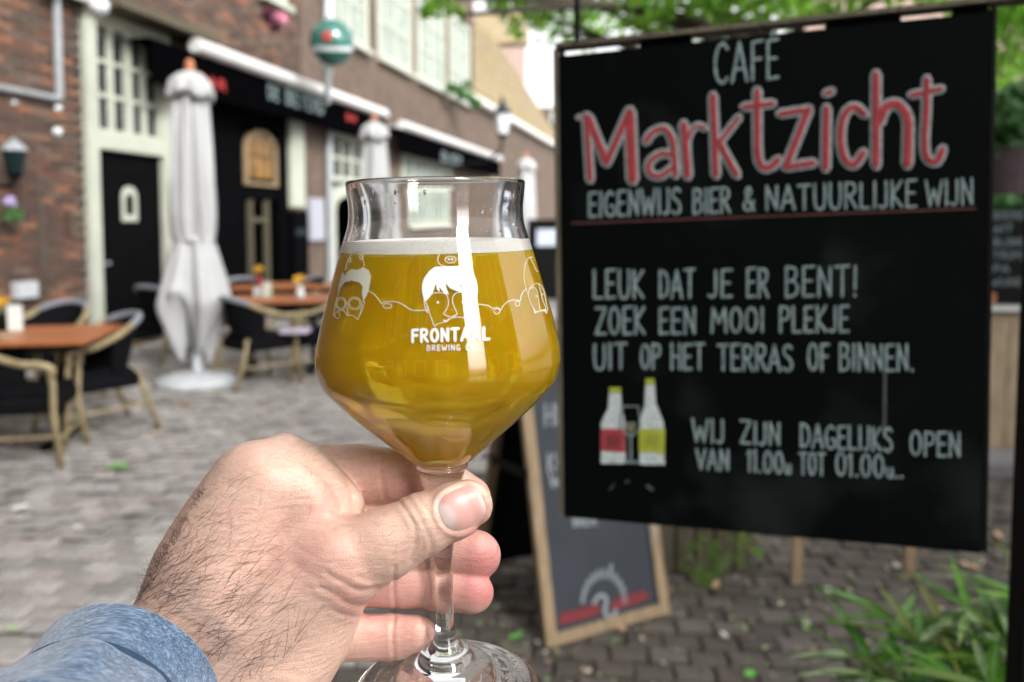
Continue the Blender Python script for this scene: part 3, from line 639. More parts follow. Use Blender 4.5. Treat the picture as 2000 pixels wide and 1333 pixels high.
# ================================================================== FOLDED PARASOLS
def parasol(label, px, py_top, base, sc=1.0, seed=0):
    t = thing('folded_parasol', label, 'parasol', base, random.uniform(0, 6), 'white folded parasols on the terrace'); rg = random.Random(seed)
    ph = [rg.uniform(0, 6) for _ in range(6)]
    def folds(w, z):
        k = 1 + .13 * math.sin(8 * w + ph[0] + .6 * math.sin(2.3 * z + ph[4])) + .09 * math.sin(5 * w + ph[1] + z * 1.4) + .07 * abs(math.sin(9.5 * w + ph[2] + z * 1.2)) + .05 * math.sin(19 * w + ph[2] + 2 * z)
        return k
    H = 3.03 * sc
    prof = [(.02, 2.90), (.12, 2.86), (.135, 2.72), (.135, 2.6), (.15, 2.35), (.163, 2.1), (.175, 1.8), (.178, 1.6), (.168, 1.42), (.15, 1.34)]
    pr = [tuple(p) for p in smooth_line([(a, 0, b) for a, b in prof], 5)]
    MB().lathe([(a, b) for a, _, b in pr], 96, fn=folds).build('canopy', M['canvas'], t, smooth=True)
    def f2(w, z):
        q = max(0, min(1, (1.36 - z) / .95)); return 1 + (.08 + .30 * q) * math.sin(4 * w + ph[3] + z * .5) + .16 * q * math.sin(3 * w + ph[5]) + .09 * math.sin(9 * w + ph[1] + 1.5 * z) + .05 * math.sin(17 * w + ph[0])
    prof = [(.14, 1.37), (.17, 1.36), (.19, 1.28), (.23, 1.12), (.28, .92), (.295, .80), (.24, .66), (.17, .50), (.12, .40), (.09, .38)]
    pr = smooth_line([(a, 0, b) for a, b in prof], 5)
    sk = MB().lathe([(p[0], p[2]) for p in pr], 96, fn=f2)
    for p in sk.v:
        w = math.atan2(p.y, p.x); q = max(0, min(1, (1.0 - p.z) / .6)); p.z += q * .20 * math.sin(4 * w + ph[2]) + q * .09 * math.sin(7 * w + ph[0]) + q * .05
    sk.build('skirt', M['canvas'], t, smooth=True)
    MB().lathe([(.16, 1.335), (.182, 1.34), (.186, 1.37), (.182, 1.40), (.165, 1.405)], 48).build('strap', M['canvas'], t, smooth=True)
    cp = MB().lathe([(.02, 2.93), (.10, 2.90), (.17, 2.83), (.20, 2.72), (.185, 2.66), (.15, 2.72)], 64, fn=lambda w, z: 1 + .10 * math.sin(8 * w + ph[1]) * (1 if z < 2.86 else .4))
    for p in cp.v:
        if p.z < 2.8: p.z += .03 * math.sin(4 * math.atan2(p.y, p.x) + ph[0])
    cp.build('vent_cap', M['canvas'], t, smooth=True)
    MB().tube([(0, 0, .32), (0, 0, 2.9)], .025, 10).lathe([(.03, 2.92), (.045, 2.95), (.04, 3.0), (.02, 3.03)], 10).build('pole', M['pole'], t)
    MB().lathe([(.06, .11), (.045, .14), (.035, .34), (.034, .36)], 16).build('base_tube', M['concrete'], t, smooth=True)
    MB().lathe([(.36, .0), (.37, .03), (.34, .07), (.22, .105), (.06, .12)], 48).build('base', M['concrete'], t, smooth=True)
    t.scale = (sc, sc, sc); return t
parasol('nearest white folded parasol on a round pale base, left of the glass', 385, 110, G(386, 750), 1.0, 3)
g2 = P(733, 440, 10.7); g2.z = 0
parasol('second white folded parasol standing directly behind the glass', 733, 225, g2, 1.0, 5)
g3 = P(1028, 440, 16.4); g3.z = 0
parasol('farthest white folded parasol at the edge of the chalkboard', 1028, 305, g3, 1.0, 9)

# ================================================================== CHAIRS AND TABLES
def make_chair():
    t = thing('armchair', 'x', 'chair', (0, 0, 0), 0, 'rattan terrace armchairs')
    MB().box(-.255, .255, -.24, .265, .335, .445).build('seat', M['wicker'], t, bevel=.03)
    MB().box(-.225, .225, -.20, .235, .446, .475).build('seat_pad', M['cushion'], t, bevel=.02)
    for sx in (-1, 1):
        MB().tube([(sx * .285, .30, 0), (sx * .262, .255, .34), (sx * .275, .262, .52), (sx * .285, .25, .60)], .019, 8).build('leg', M['cane'], t, smooth=True)
        MB().tube([(sx * .25, -.36, 0), (sx * .235, -.245, .34), (sx * .225, -.22, .46)], .019, 8).build('leg', M['cane'], t, smooth=True)
    MB().tube([(-.25, -.28, .17), (.25, -.28, .17)], .010, 6).build('stretcher', M['cane'], t); MB().tube([(-.27, .27, .17), (.27, .27, .17)], .010, 6).build('stretcher', M['cane'], t)
    for sx in (-1, 1): MB().tube([(sx * .24, -.30, .2), (sx * .275, .28, .2)], .010, 6).build('stretcher', M['cane'], t)
    V = []; n = 22; mrow = 8; amax = R(80)
    def top(u): return .69 + .145 * max(0, math.cos(u * math.pi / 2)) ** .75
    for j in range(mrow + 1):
        for i in range(n + 1):
            u = -1 + 2 * i / n; w = u * amax; z = .44 + j / mrow * (top(u) - .44); q = (z - .44) / .4
            V.append((math.sin(w) * (.235 + .05 * q), .0 - math.cos(w) * (.225 + .10 * q), z))
    Fc = [(j * (n + 1) + i, j * (n + 1) + i + 1, (j + 1) * (n + 1) + i + 1, (j + 1) * (n + 1) + i) for j in range(mrow) for i in range(n)]
    o = mesh_obj('backrest', V, Fc, M['wicker'], t, smooth=True); s = o.modifiers.new('solid', 'SOLIDIFY'); s.thickness = .014
    tp = V[-(n + 1):]
    MB().tube(tp[4:-4], .025, 8).build('top_rail', M['wickergrey'], t, smooth=True)
    for sg in (-1, 1):
        a_ = tp[-5] if sg > 0 else tp[4]; b_ = tp[-2] if sg > 0 else tp[1]
        pts = smooth_line([a_, b_, (sg * .305, .09, .665), (sg * .308, .20, .655), (sg * .30, .265, .625), (sg * .287, .255, .57)], 5)
        MB().tube(pts, .023, 8).build('arm', M['cane'], t, smooth=True)
    return t
chair0 = make_chair(); used = [False]
def place_chair(x, y, rz, label):
    o = chair0 if not used[0] else copy_tree(chair0)
    used[0] = True; o.location = (x, y, 0); o.rotation_euler = (0, 0, R(rz)); o['label'] = label; return o
gx = lambda px, d: (px - 1000) / 1500 * d
place_chair(gx(30, 4.85), 4.85, -75, 'cane-armed chair nearest the camera at the left frame edge')
place_chair(gx(172, 5.5), 5.5, 140, 'grey rattan chair with pale curved arm, right of the near table')
place_chair(gx(88, 6.35), 6.35, 176, 'rattan chair behind the near orange table, only its top rail showing')
place_chair(gx(498, 7.25), 7.25, -42, 'dark chair right of the nearest parasol, its back to the camera')
place_chair(gx(628, 7.6), 7.6, 100, 'chair at the right end of the far table beside the glass')
place_chair(gx(322, 8.6), 8.6, -20, 'dark chair in the shade behind the nearest parasol')
place_chair(gx(470, 9.3), 9.3, 200, 'chair behind the far table, by the black shopfront')
place_chair(gx(590, 9.6), 9.6, 150, 'chair at the rearmost table under the grey notice case')
place_chair(gx(665, 10.2), 10.2, 120, 'chair beyond the rearmost table, behind the beer')
def table(label, x, y, rz, w, d):
    t = thing('terrace_table', label, 'table', (x, y, 0), R(rz), 'orange wooden terrace tables'); n = 6
    for k in range(n): MB().box(-w / 2, w / 2, -d / 2 + k * d / n + .002, -d / 2 + (k + 1) * d / n - .002, .722, .752).build('top_slat', M['wood'], t, bevel=.004)
    MB().box(-w / 2 + .05, w / 2 - .05, -d / 2 + .05, d / 2 - .05, .68, .72).build('apron', M['frame'], t)
    for sx in (-1, 1): MB().tube([(sx * w * .3, 0, .05), (sx * w * .3, 0, .70)], .03, 8).box(sx * w * .3 - .03, sx * w * .3 + .03, -d * .4, d * .4, 0, .05).build('leg', M['frame'], t)
    return t
table('near orange wooden table at the left edge with a menu stand', gx(-25, 5.25), 5.25, 10, 1.5, .85)
table('orange wooden table right of the nearest parasol', gx(548, 7.95), 7.95, 10, 1.05, .8)
table('rearmost orange table before the black shopfront', gx(560, 9.7), 9.7, 12, 1.6, .8)
def on_table(px, d): return Vector((gx(px, d), d, .753))
def vase(px, d, label, body, flower):
    t = thing('flower_vase', label, 'vase', on_table(px, d))
    MB().lathe([(.02, 0), (.04, .01), (.045, .06), (.02, .11), (.022, .13)], 14).build('vase_body', body, t, smooth=True)
    MB().tube([(0, 0, .1), (.01, 0, .2)], .005, 5).tube([(0, 0, .1), (-.03, 0, .18)], .005, 5).build('stem', M['stem'], t)
    leaf_cloud('flowers', flower, [(0, 0, .21, .045), (-.03, 0, .19, .03)], 80, .025, t, world=False)
vase(585, 7.8, 'white vase with a yellow and red flower on the far table', M['milk'], M['yellow'])
vase(505, 9.5, 'small vase with orange flowers on the rearmost table', M['chalkred'], M['yellow'])
vase(-2, 5.4, 'vase with yellow flower at the left frame edge', M['frame'], M['yellow'])
for px, d, h, lab, m_ in ((24, 5.35, .19, 'upright white menu card on the near table', M['white']), (520, 7.95, .16, 'narrow white menu card on the far table', M['cream']), (503, 8.0, .10, 'short pale condiment box on the far table', M['concrete'])):
    t = thing('menu_stand', lab, 'menu stand', on_table(px, d), R(20))
    MB().box(-.045, .045, -.006, .006, .012, h).build('card', m_, t); MB().box(-.05, .05, -.03, .03, 0, .012).build('foot', M['plywood'], t)
t = thing('cushion', 'pale lilac folded cushion on the chair by the far table', 'cushion', (gx(562, 7.05), 7.25, .482)); MB().box(-.13, .13, -.11, .11, 0, .035).build('pad', mat('lilac_cloth', (.46, .42, .52), .9), t, bevel=.012)

# parked dark van / boards beyond the glass
t = thing('notice_board', 'pale blue notice sheet on a black stand beyond the glass', 'notice board', G(1075, 585))
k = (G(1075, 585)).y; s_ = k / 1500
MB().box(-.03 * k, .05 * k, .0, .06, 0, 1.62).build('panel', M['frame'], t); MB().box(-.018 * k, .012 * k, -.02, -.003, 1.08, 1.42).build('sheet', mat('sheet_blue', (.42, .47, .56), .6), t)

# ================================================================== A-FRAME CHALKBOARD
a = G(1066, 1266); b = G(1306, 1196); al = (b - a).normalized(); nrm = Vector((al.y, -al.x, 0)); W_ = (b - a).length
af = thing('sandwich_board', 'pine-framed grey pavement sandwich board with white and red chalk emblem', 'sandwich board', a)
HT = 1.13; back = -nrm * .26
tl, tr_ = a + back + Vector((0, 0, HT)), b + back + Vector((0, 0, HT))
fn = (b - a).cross(tl - a).normalized(); fn = fn if fn.dot(CAM - a) > 0 else -fn
upv = (tl - a).normalized()
def FP(u, v, off=0): return a + al * u + upv * v + fn * off
Hs = (tl - a).length; fw = .045
def fbar(u0, u1, v0, v1, t0, t1, nm, m_, parent=af):
    return MB().slab([FP(u0, v0, t1), FP(u1, v0, t1), FP(u1, v1, t1), FP(u0, v1, t1)], fn, t1 - t0).build(nm, m_, parent, world=True)
fbar(0, fw, 0, Hs, -.018, .010, 'frame_rail', M['framewood']); fbar(W_ - fw, W_, 0, Hs, -.018, .010, 'frame_rail', M['framewood'])
fbar(fw, W_ - fw, 0.0, fw * .9, -.016, .009, 'frame_rail', M['framewood']); fbar(fw, W_ - fw, Hs - fw, Hs, -.016, .009, 'frame_rail', M['framewood'])
bo = fbar(fw - .004, W_ - fw + .004, fw * .85, Hs - fw + .005, -.010, -.001, 'board', M['slate'])
rb0, rb1 = a - nrm * .62, b - nrm * .62; hinge = -nrm * .30
rn = nrm
mb = MB().slab([rb0 + al * .04 + Vector((0, 0, .04)), rb1 - al * .04 + Vector((0, 0, .04)), tr_ + hinge * .1 - al * .04, tl + hinge * .1 + al * .04], nrm, .01); mb.build('rear_board', M['frame'], af, world=True)
for q0, q1 in ((rb0, tl + hinge * .12), (rb1 - al * .04, tr_ + hinge * .12 - al * .04)):
    MB().slab([q0 + rn * .012, q0 + al * .04 + rn * .012, q1 + al * .04 + rn * .012, q1 + rn * .012], nrm, .03).build('rear_rail', M['framewood'], af, world=True)
q0 = a.lerp(tl, .52); q1 = rb0.lerp(tl, .5)
MB().slab([q0 - al * .006 + Vector((0, 0, -.018)), q1 - al * .006 + Vector((0, 0, -.018)), q1 - al * .006 + Vector((0, 0, .018)), q0 - al * .006 + Vector((0, 0, .018))], -al, .004).build('stay_bar', M['frame'], af, world=True)
amap = lambda x, y, off: onplane(x, y, a + fn * (.0005 + off), fn)
def flat_text(parent, plane, t, x0, y0, x1, y1, h0, m_, w, h1=None, off=0, hh=.0006, gap=.16, name='lettering'):
    mb = MB()
    for st in glyph_strokes(t, x0, y0, x1, y1, h0, h1, gap): ribbon(mb, st, w, plane, hh, off)
    return mb.build(name, m_, parent, world=True)
chk = mat('board_chalk', (.24, .27, .29), .9, .4, 200)
for t_, x0, y0, x1, h in (('HET', 1064, 832, 1125, 42), ('KOM', 1070, 922, 1130, 36), ('WIJN', 1074, 952, 1140, 28), ('BIER', 1120, 1028, 1165, 18)):
    flat_text(af, amap, t_, x0, y0, x1, y0 - 3, h, chk, 4)
mb = MB(); arcp = [(1180 - 42 * math.cos(t) * 1.0, 1180 - 62 * math.sin(t)) for t in [R(10 + 16 * k) for k in range(11)]]
for (x, y), k in zip(arcp, range(11)):
    ribbon(mb, [(x - 4, y + 8), (x, y - 7), (x + 3, y + 6)], 3, amap, .0006)
ribbon(mb, [(p[0], p[1] + 10) for p in arcp], 2, amap, .0007)
ribbon(mb, [(1192, 1118), (1194, 1104)], 6, amap, .0006)
ribbon(mb, smooth_line([(1160, 1178, 0), (1172, 1163, 0), (1184, 1170, 0), (1182, 1198, 0), (1196, 1206, 0), (1203, 1192, 0)], 5), 7, amap, .0008)
mb.build('emblem', chk, af, world=True)
mb = MB()
for x in range(1095, 1166, 11): ribbon(mb, [(x, 1222 - (x - 1095) * .28), (x + 5, 1196 - (x - 1095) * .25), (x + 9, 1216 - (x - 1095) * .28)], 4, amap, .0006)
for x in range(1196, 1262, 11): ribbon(mb, [(x, 1194 - (x - 1196) * .34), (x + 5, 1170 - (x - 1196) * .30), (x + 9, 1190 - (x - 1196) * .34)], 4, amap, .0006)
ribbon(mb, [(1094, 1212), (1166, 1194)], 4, amap, .0005); ribbon(mb, [(1196, 1186), (1268, 1164)], 4, amap, .0005)
mb.build('red_lettering', M['chalkred'], af, world=True)

# ================================================================== RIGHT SIDE: menu cabinet, stakes, planter
mc = thing('menu_cabinet', 'pale wooden cabinet right of the chalkboard with a small black menu above', 'cabinet', (gx(1990, 4.9), 4.9, 0))
for k in range(4):
    MB().box(-.24 + k * .2, -.045 + k * .2, 0, .04, .04, .93).build('plank', M['plywood'], mc, bevel=.004)
MB().box(-.25, .62, .04, .5, 0.02, .92).build('carcass', M['frame'], mc)
MB().box(-.25, .62, -.04, .06, .955, .985).build('ledge', M['white'], mc)
MB().box(-.26, .62, -.02, .04, 1.0, 1.60).build('menu_panel', M['frame'], mc)
om = MAT_OF[mc.name]
mb = MB(); zz = 1.54
cmap = lambda x, y, off: Vector((x, -.021 - off, y))
for ln_ in ('BIEREN', 'WIT', 'BLOND', 'TRIPEL', 'IPA', 'WIJNEN'):
    x0 = -.20 + random.uniform(0, .03); w_ = .042 * len(ln_)
    for st in glyph_strokes(ln_, x0, -zz, x0 + w_, -zz, .045): ribbon(mb, [(x, -y) for x, y in st], .009, cmap, .001)
    zz -= .085
mb.build('lettering', M['chalk'], mc)
MB().box(-.25, -.17, -.06, -.022, 1.0, 1.07).build('clip', M['wood'], mc)
kb = thing('low_bench', 'low grey stone step in front of the wooden cabinet', 'bench', (gx(1990, 4.5), 4.45, 0)); MB().box(-.6, .9, 0, .3, 0, .10).build('slab', mat('grey_step', (.16, .155, .16), .8, .3), kb, bevel=.01)
def stake(px, pyt, pyb, label):
    g = G(px, pyb); s = thing('wooden_stake', label, 'stake', g, 0)
    MB().slab([g + Vector((-.022, 0, 0)), g + Vector((.022, 0, 0)), g + Vector((.06, .09, .65)), g + Vector((.015, .09, .65))], (0, -1, .14), .022).build('stick', M['framewood'], s, world=True)
for px, pyb, lab in ((1557, 1142, 'leaning pine leg below the middle of the chalkboard'), (1778, 1130, 'pine leg below the right part of the chalkboard')): stake(px, 0, pyb, lab)
pl = thing('planter', 'dark slatted wooden planter below the chalkboard', 'planter', G(1355, 1120))
g = G(1355, 1120)
for k in range(5): MB().box(-.16 + k * .085, -.085 + k * .085, 0, .018, 0, .42).build('slat', M['oldwood'], pl, bevel=.003)
MB().box(-.16, .26, .02, .30, .02, .40).build('box', M['frame'], pl)
t = thing('leafy_plant', 'small bright green plant growing before the dark planter', 'plant', G(1380, 1150))
leafmb = MB()._add([(0, 0, 0), (.5, .28, .06), (1, 0, 0), (.5, -.28, .06)], [(0, 1, 2, 3)]); o = leafmb.build('leaf', M['leaf'], t); lme = o.data; bpy.data.objects.remove(o)
g = G(1380, 1150); MBs = MB()
for (px, py) in ((1362, 1060), (1380, 1050), (1385, 1080), (1345, 1085), (1352, 1110), (1395, 1110), (1440, 1060), (1460, 1055), (1470, 1065), (1452, 1085), (1380, 1130), (1365, 1135), (1458, 1070), (1400, 1065)):
    p = P(px, py, 3.05) - g
    for _ in range(3):
        k = random.uniform(.035, .06); link_copy(lme, 'leaf', t, Matrix.Translation(p + Vector((random.uniform(-.02, .02), random.uniform(-.03, .03), random.uniform(-.02, .02)))) @ Euler((random.uniform(-1, 1), random.uniform(-.6, .6), random.uniform(0, 6.3))).to_matrix().to_4x4() @ Matrix.Scale(k, 4))
    MBs.tube([(0, 0, 0), p * .5 + Vector((0, 0, .03)), p], .003, 5)
MBs.build('stem', M['stem'], t)
# bamboo plant lower right
bg_ = thing('bamboo_plant', 'bamboo-like plant with long green leaves in the lower right corner', 'plant', (.85, 1.35, 0))
prof = [(0, .0), (.12, .034), (.3, .052), (.55, .044), (.8, .022), (1, .0)]
V = []; 
for x, w in prof:
    for g_ in (-1, 0, 1): V.append((x, w * g_ * 1.15, -.25 * x * x + .02 * abs(g_)))
leafo = mesh_obj('leaf', V, [(i * 3 + j, i * 3 + j + 1, i * 3 + j + 4, i * 3 + j + 3) for i in range(5) for j in range(2)], M['leafbamboo'], bg_, smooth=True); bme2 = leafo.data; bpy.data.objects.remove(leafo)
MBs = MB(); base = Vector((.85, 1.35, 0))
clusters = []
rg = random.Random(21)
for (px, py, d, n) in ((1740, 1215, 1.2, 7), (1700, 1320, 1.1, 7), (1810, 1290, 1.15, 8), (1880, 1200, 1.1, 8), (1945, 1250, 1.05, 9), (1960, 1160, 1.15, 6), (1860, 1330, 1.0, 9), (1990, 1310, 1.0, 9), (1690, 1285, 1.15, 8), (1780, 1255, 1.1, 8), (1840, 1240, 1.15, 8), (1900, 1290, 1.05, 9), (1760, 1350, 1.05, 8), (2040, 1200, 1.05, 8), (1930, 1350, .95, 9), (2060, 1330, .95, 8), (1820, 1400, 1.0, 8), (1700, 1420, 1.0, 8)):
    p = P(px + 14, py + 2, d) - base
    MBs.tube(smooth_line([Vector((p.x * .3 + rg.uniform(-.05, .05), p.y * .3, 0)), p * .6 + Vector((0, 0, .15)), p], 5), .0028, 5)
    for _ in range(n + 5):
        k = rg.uniform(.07, .15); an = rg.uniform(-.5, 2 * math.pi - .5)
        E = Matrix.Rotation(rg.uniform(0, 6.3), 4, 'Z') @ Matrix.Rotation(rg.uniform(-.9, .5), 4, 'Y') @ Matrix.Rotation(rg.uniform(-.8, .8), 4, 'X')
        link_copy(bme2, 'leaf', bg_, Matrix.Translation(p) @ E @ Matrix.Scale(k, 4))
MBs.build('stem', M['stem'], bg_)
# fallen leaves
FL = [(230, 916, 'bright green fallen leaf on the grey paving left of the hand', 1, .07), (38, 998, 'pale curled leaf on the paving at far left', 2, .06), (152, 1035, 'small white petal on the paving left of the wrist', 2, .03),
      (362, 795, 'brown fallen leaf before the parasol base', 3, .07), (430, 768, 'green weed tuft beside the parasol base', 1, .05), (565, 755, 'pale tan leaf right of the parasol base', 0, .06), (495, 858, 'tiny pale green leaf above the hand knuckle', 4, .05),
      (310, 850, 'faint orange leaf on the paving behind the wrist', 0, .05), (1008, 1250, 'green clover scrap by the glass foot', 1, .035), (1125, 1240, 'white scrap at the foot of the sandwich board', 2, .03), (1215, 1235, 'tan leaf scrap under the sandwich board', 0, .035),
      (1750, 1112, 'white blossom scrap beside the right pine leg', 2, .035), (1895, 1112, 'tan leaf below the chalkboard corner', 0, .05), (1620, 1160, 'white scrap between the two pine legs', 2, .03), (1950, 1052, 'orange leaf near the right post', 0, .05), (1415, 1248, 'pale pebble-like petal on the mossy bricks', 2, .025),
      (1465, 1325, 'green sprout at the bottom edge of the paving', 1, .04), (1400, 1150, 'orange leaf beneath the small green plant', 0, .045), (1575, 1228, 'pale green scrap on the brown bricks', 4, .03), (240, 950, 'dull green leaf under the bright green one', 4, .04), (25, 1235, 'yellow-green leaf above the sleeve at the left edge', 4, .03), (270, 1062, 'pale dot of blossom beside the hairy wrist', 2, .025)]
lv = {}
for px, py, lab, ci, s in FL:
    g = G(px, py); o = MB()._add([(-1, 0, .04), (-.3, .38, .2), (.4, .36, .12), (1, 0, .25), (.4, -.36, .1), (-.3, -.38, .16), (0, 0, .02)], [(0, 6, 1), (1, 6, 2), (2, 6, 3), (3, 6, 4), (4, 6, 5), (5, 6, 0)], 0).build('fallen_leaf', None)
    o.data.materials.clear(); c_ = [(.50, .33, .20), (.10, .32, .05), (.62, .60, .55), (.26, .13, .07), (.30, .38, .20)][ci]
    if ci not in lv: lv[ci] = mat('leaf_litter', c_, .7, .2, 20)
    o.data.materials.append(lv[ci]); o.location = (g.x, g.y, .012); o.scale = (s, s, s); o.rotation_euler = (random.uniform(-.2, .2), random.uniform(-.2, .2), random.uniform(0, 6))
    tag(o, lab, 'leaf')
# loose litter on the brown bricks
n = 1700; mb = MB(); 
for _ in range(n):
    x = random.uniform(-.2, 3.2); y = random.uniform(2.3, 6)
    if not region_brown(x, y): continue
    s = random.uniform(.006, .018); A = Euler((random.uniform(-.4, .4), random.uniform(-.4, .4), random.uniform(0, 6))).to_matrix()
    mb._add([Vector((x, y, .012)) + A @ Vector(q) * s for q in ((-1, 0, 0), (0, .5, .2), (1, 0, 0), (0, -.5, .1))], [(0, 1, 2, 3)], random.random())
tag(mb.build('leaf_litter', M['fallen']), 'scattered small dry leaf litter over the brown paving', 'leaf litter', kind='stuff')

# ================================================================== BIG HANGING CHALKBOARD
dl, drr = .90, .77
sTL = P(1091, 110, dl); sTR = P(1937, 23, drr); sBL = P(1102, 1010, dl)
sn = (sTR - sTL).cross(sBL - sTL).normalized(); sn = sn if sn.dot(CAM - sTL) > 0 else -sn
sBR = onplane(1915, 1081, sTL, sn)
smap = lambda x, y, off: onplane(x, y, sTL + sn * (off + .0003), sn)
sg = thing('hanging_chalkboard', 'large black cafe chalkboard with red and white hand lettering hanging from a timber beam', 'chalkboard', sBL)
SPt = lambda x, y: onplane(x, y, sTL, sn)
MB().slab([sTL, sBL, sBR, sTR], sn, .016).build('board', M['board'], sg, world=True)
def bar_px(pts, t0, t1, m_, nm, parent=sg):
    return MB().slab([onplane(x, y, sTL + sn * t1, sn) for x, y in pts], sn, t1 - t0).build(nm, m_, parent, world=True)
bar_px([(1084, 84), (1084, 93), (2060, -10), (2060, -20)], -.030, -.002, M['oldwood'], 'beam')
for xa, xb in ((1250, 1352), (1612, 1760), (1860, 1930), (1084, 1102)):
    ya = lambda x: 98 + (x - 1084) * (-104 / 976); yb = lambda x: 107 + (x - 1091) * (-89 / 846)
    bar_px([(xa, ya(xa) - 8), (xa, yb(xa) + 18), (xb, yb(xb) + 18), (xb, ya(xb) - 8)], -.022, -.0175, M['frame'], 'hanger')
bar_px([(1080, 96), (1092, 1008), (1101, 1009), (1090, 100)], -.02, .0, M['oldwood'], 'edge_strip')
bar_px([(1940, 12), (1917, 1078), (1928, 1079), (1948, 10)], -.02, .0, M['frame'], 'edge_strip')
for t_, x0, y0, x1, y1, h0, h1 in (('CAFÉ', 1390, 165, 1525, 152, 80, 80), ('EIGENWIJS', 1144, 424, 1334, 418, 50, 52), ('BIER', 1348, 418, 1430, 415, 50, 50), ('&', 1446, 412, 1478, 411, 46, 46), ('NATUURLIJKE', 1490, 411, 1794, 405, 50, 54), ('WIJN', 1803, 402, 1905, 400, 52, 52),
        ('LEUK', 1153, 583, 1262, 582, 57, 57), ('DAT', 1282, 582, 1361, 582, 55, 57), ('JE', 1379, 581, 1434, 580, 56, 56), ('ER', 1453, 581, 1505, 580, 58, 58), ('BENT!', 1528, 580, 1678, 578, 60, 60),
        ('ZOEK', 1158, 653, 1264, 652, 54, 54), ('EEN', 1282, 652, 1363, 652, 52, 52), ('MOOI', 1384, 650, 1496, 648, 50, 50), ('PLEKJE', 1517, 649, 1662, 648, 52, 52),
        ('UIT', 1154, 722, 1228, 721, 52, 52), ('OP', 1246, 720, 1294, 720, 50, 50), ('HET', 1305, 721, 1380, 722, 52, 52), ('TERRAS', 1397, 723, 1552, 725, 52, 52), ('OF', 1572, 724, 1623, 724, 54, 54), ('BINNEN.', 1634, 724, 1788, 725, 54, 54),
        ('WIJ', 1347, 863, 1418, 866, 46, 46), ('ZIJN', 1441, 866, 1528, 871, 46, 46), ('DAGELIJKS', 1558, 873, 1747, 882, 46, 48), ('OPEN', 1772, 889, 1880, 893, 48, 50),
        ('VAN', 1355, 916, 1428, 919, 40, 42), ('11.00u', 1455, 921, 1549, 926, 44, 44), ('TOT', 1556, 926, 1616, 928, 44, 44), ('01.00u..', 1627, 929, 1768, 934, 46, 46)):
    wd = 6.0 if t_ == 'CAFÉ' else 5.2
    flat_text(sg, smap, t_, x0 + 5, y0, x1 - 5, y1, h0 * .95, M['chalk'], wd, h1 * .95, gap=.16)
cx = lambda p: (1080 + p[0] * .46, p[1] * .46)
MK = [(False, [(142, 495), (158, 762)], 30), (False, [(150, 500), (228, 690)], 36), (False, [(228, 690), (322, 478)], 34), (False, [(326, 478), (338, 762)], 46), (False, [(108, 500), (150, 495)], 14),
      (True, [(395, 600), (425, 562), (475, 548), (505, 590), (515, 660), (520, 742)], 30), (True, [(500, 655), (455, 655), (410, 690), (412, 735), (455, 748), (505, 715)], 28),
      (False, [(556, 530), (572, 745)], 36), (True, [(568, 610), (585, 560), (615, 535), (645, 545)], 22),
      (False, [(680, 410), (692, 742)], 34), (False, [(788, 500), (702, 612)], 26), (False, [(702, 600), (780, 742)], 32),
      (True, [(868, 388), (868, 560), (872, 670), (895, 712), (930, 705), (955, 680)], 34), (False, [(812, 455), (932, 440)], 30),
      (False, [(965, 484), (1085, 466)], 30), (False, [(1085, 466), (990, 706)], 36), (False, [(990, 710), (1105, 692)], 32),
      (False, [(1162, 462), (1158, 712)], 36), (False, [(1158, 398), (1184, 388)], 26),
      (True, [(1322, 485), (1280, 455), (1238, 490), (1222, 580), (1238, 670), (1278, 700), (1318, 650)], 34),
      (False, [(1372, 318), (1372, 700)], 38), (True, [(1385, 520), (1415, 455), (1465, 445), (1505, 500), (1508, 600), (1505, 696)], 42),
      (True, [(1588, 338), (1585, 480), (1578, 600), (1590, 672), (1630, 685), (1655, 635)], 34), (False, [(1522, 404), (1648, 378)], 28)]
m1, m2 = MB(), MB()
for i, (sm_, pts, w) in enumerate(MK):
    q_ = [cx(p) for p in pts]
    if sm_: q_ = [(p.x, p.y) for p in smooth_line([(x, y, 0) for x, y in q_], 5)]
    ribbon(m1, q_, (w + 15) * .46, smap, .0004, 0); ribbon(m2, q_, (w - 9) * .46, smap, .0004, .0009)
m1.build('lettering_outline', mat('chalk_outline', (.19, .21, .21), .9, .4, 260), sg, world=True); m2.build('lettering', M['chalkred'], sg, world=True, label='red Marktzicht lettering outlined in white')
mb = MB(); ribbon(mb, [(1117, 437), (1905, 408)], 4, smap, .0004, step=30); mb.build('underline', M['chalkdim'], sg, world=True)
mb = MB(); ribbon(mb, [(1728, 728), (1727, 838)], 6, smap, .0003, step=20); ribbon(mb, [(1190, 958), (1200, 946)], 2.5, smap, .0003); ribbon(mb, [(1222, 942), (1228, 940)], 3, smap, .0003); ribbon(mb, [(1264, 950), (1274, 957)], 6, smap, .0003); mb.build('chalk_smear', M['chalkgry'], sg, world=True)
def pic(poly, m_, nm, off=.0): mb = MB(); fillshape(mb, poly, smap, off, 3, 30); return mb.build(nm, m_, sg, world=True)
M['bottlechalk'] = mat('bottle_chalk', (.34, .38, .38), .9, .45, 300)
pic([(1190, 768), (1213, 768), (1214, 795), (1221, 826), (1222, 906), (1174, 906), (1174, 826), (1188, 797)], M['bottlechalk'], 'bottle_drawing', .0002)
pic([(1190, 757), (1213, 757), (1213, 767), (1190, 767)], M['chalkyel'], 'bottle_cap_drawing', .0002)
pic([(1173, 838), (1221, 838), (1221, 884), (1173, 882)], M['chalkred'], 'label_drawing', .0008)
pic([(1261, 752), (1279, 752), (1281, 788), (1296, 826), (1298, 908), (1249, 908), (1249, 826), (1259, 792)], M['bottlechalk'], 'bottle_drawing', .0002)
pic([(1261, 740), (1278, 740), (1279, 751), (1261, 751)], M['chalkyel'], 'bottle_cap_drawing', .0002)
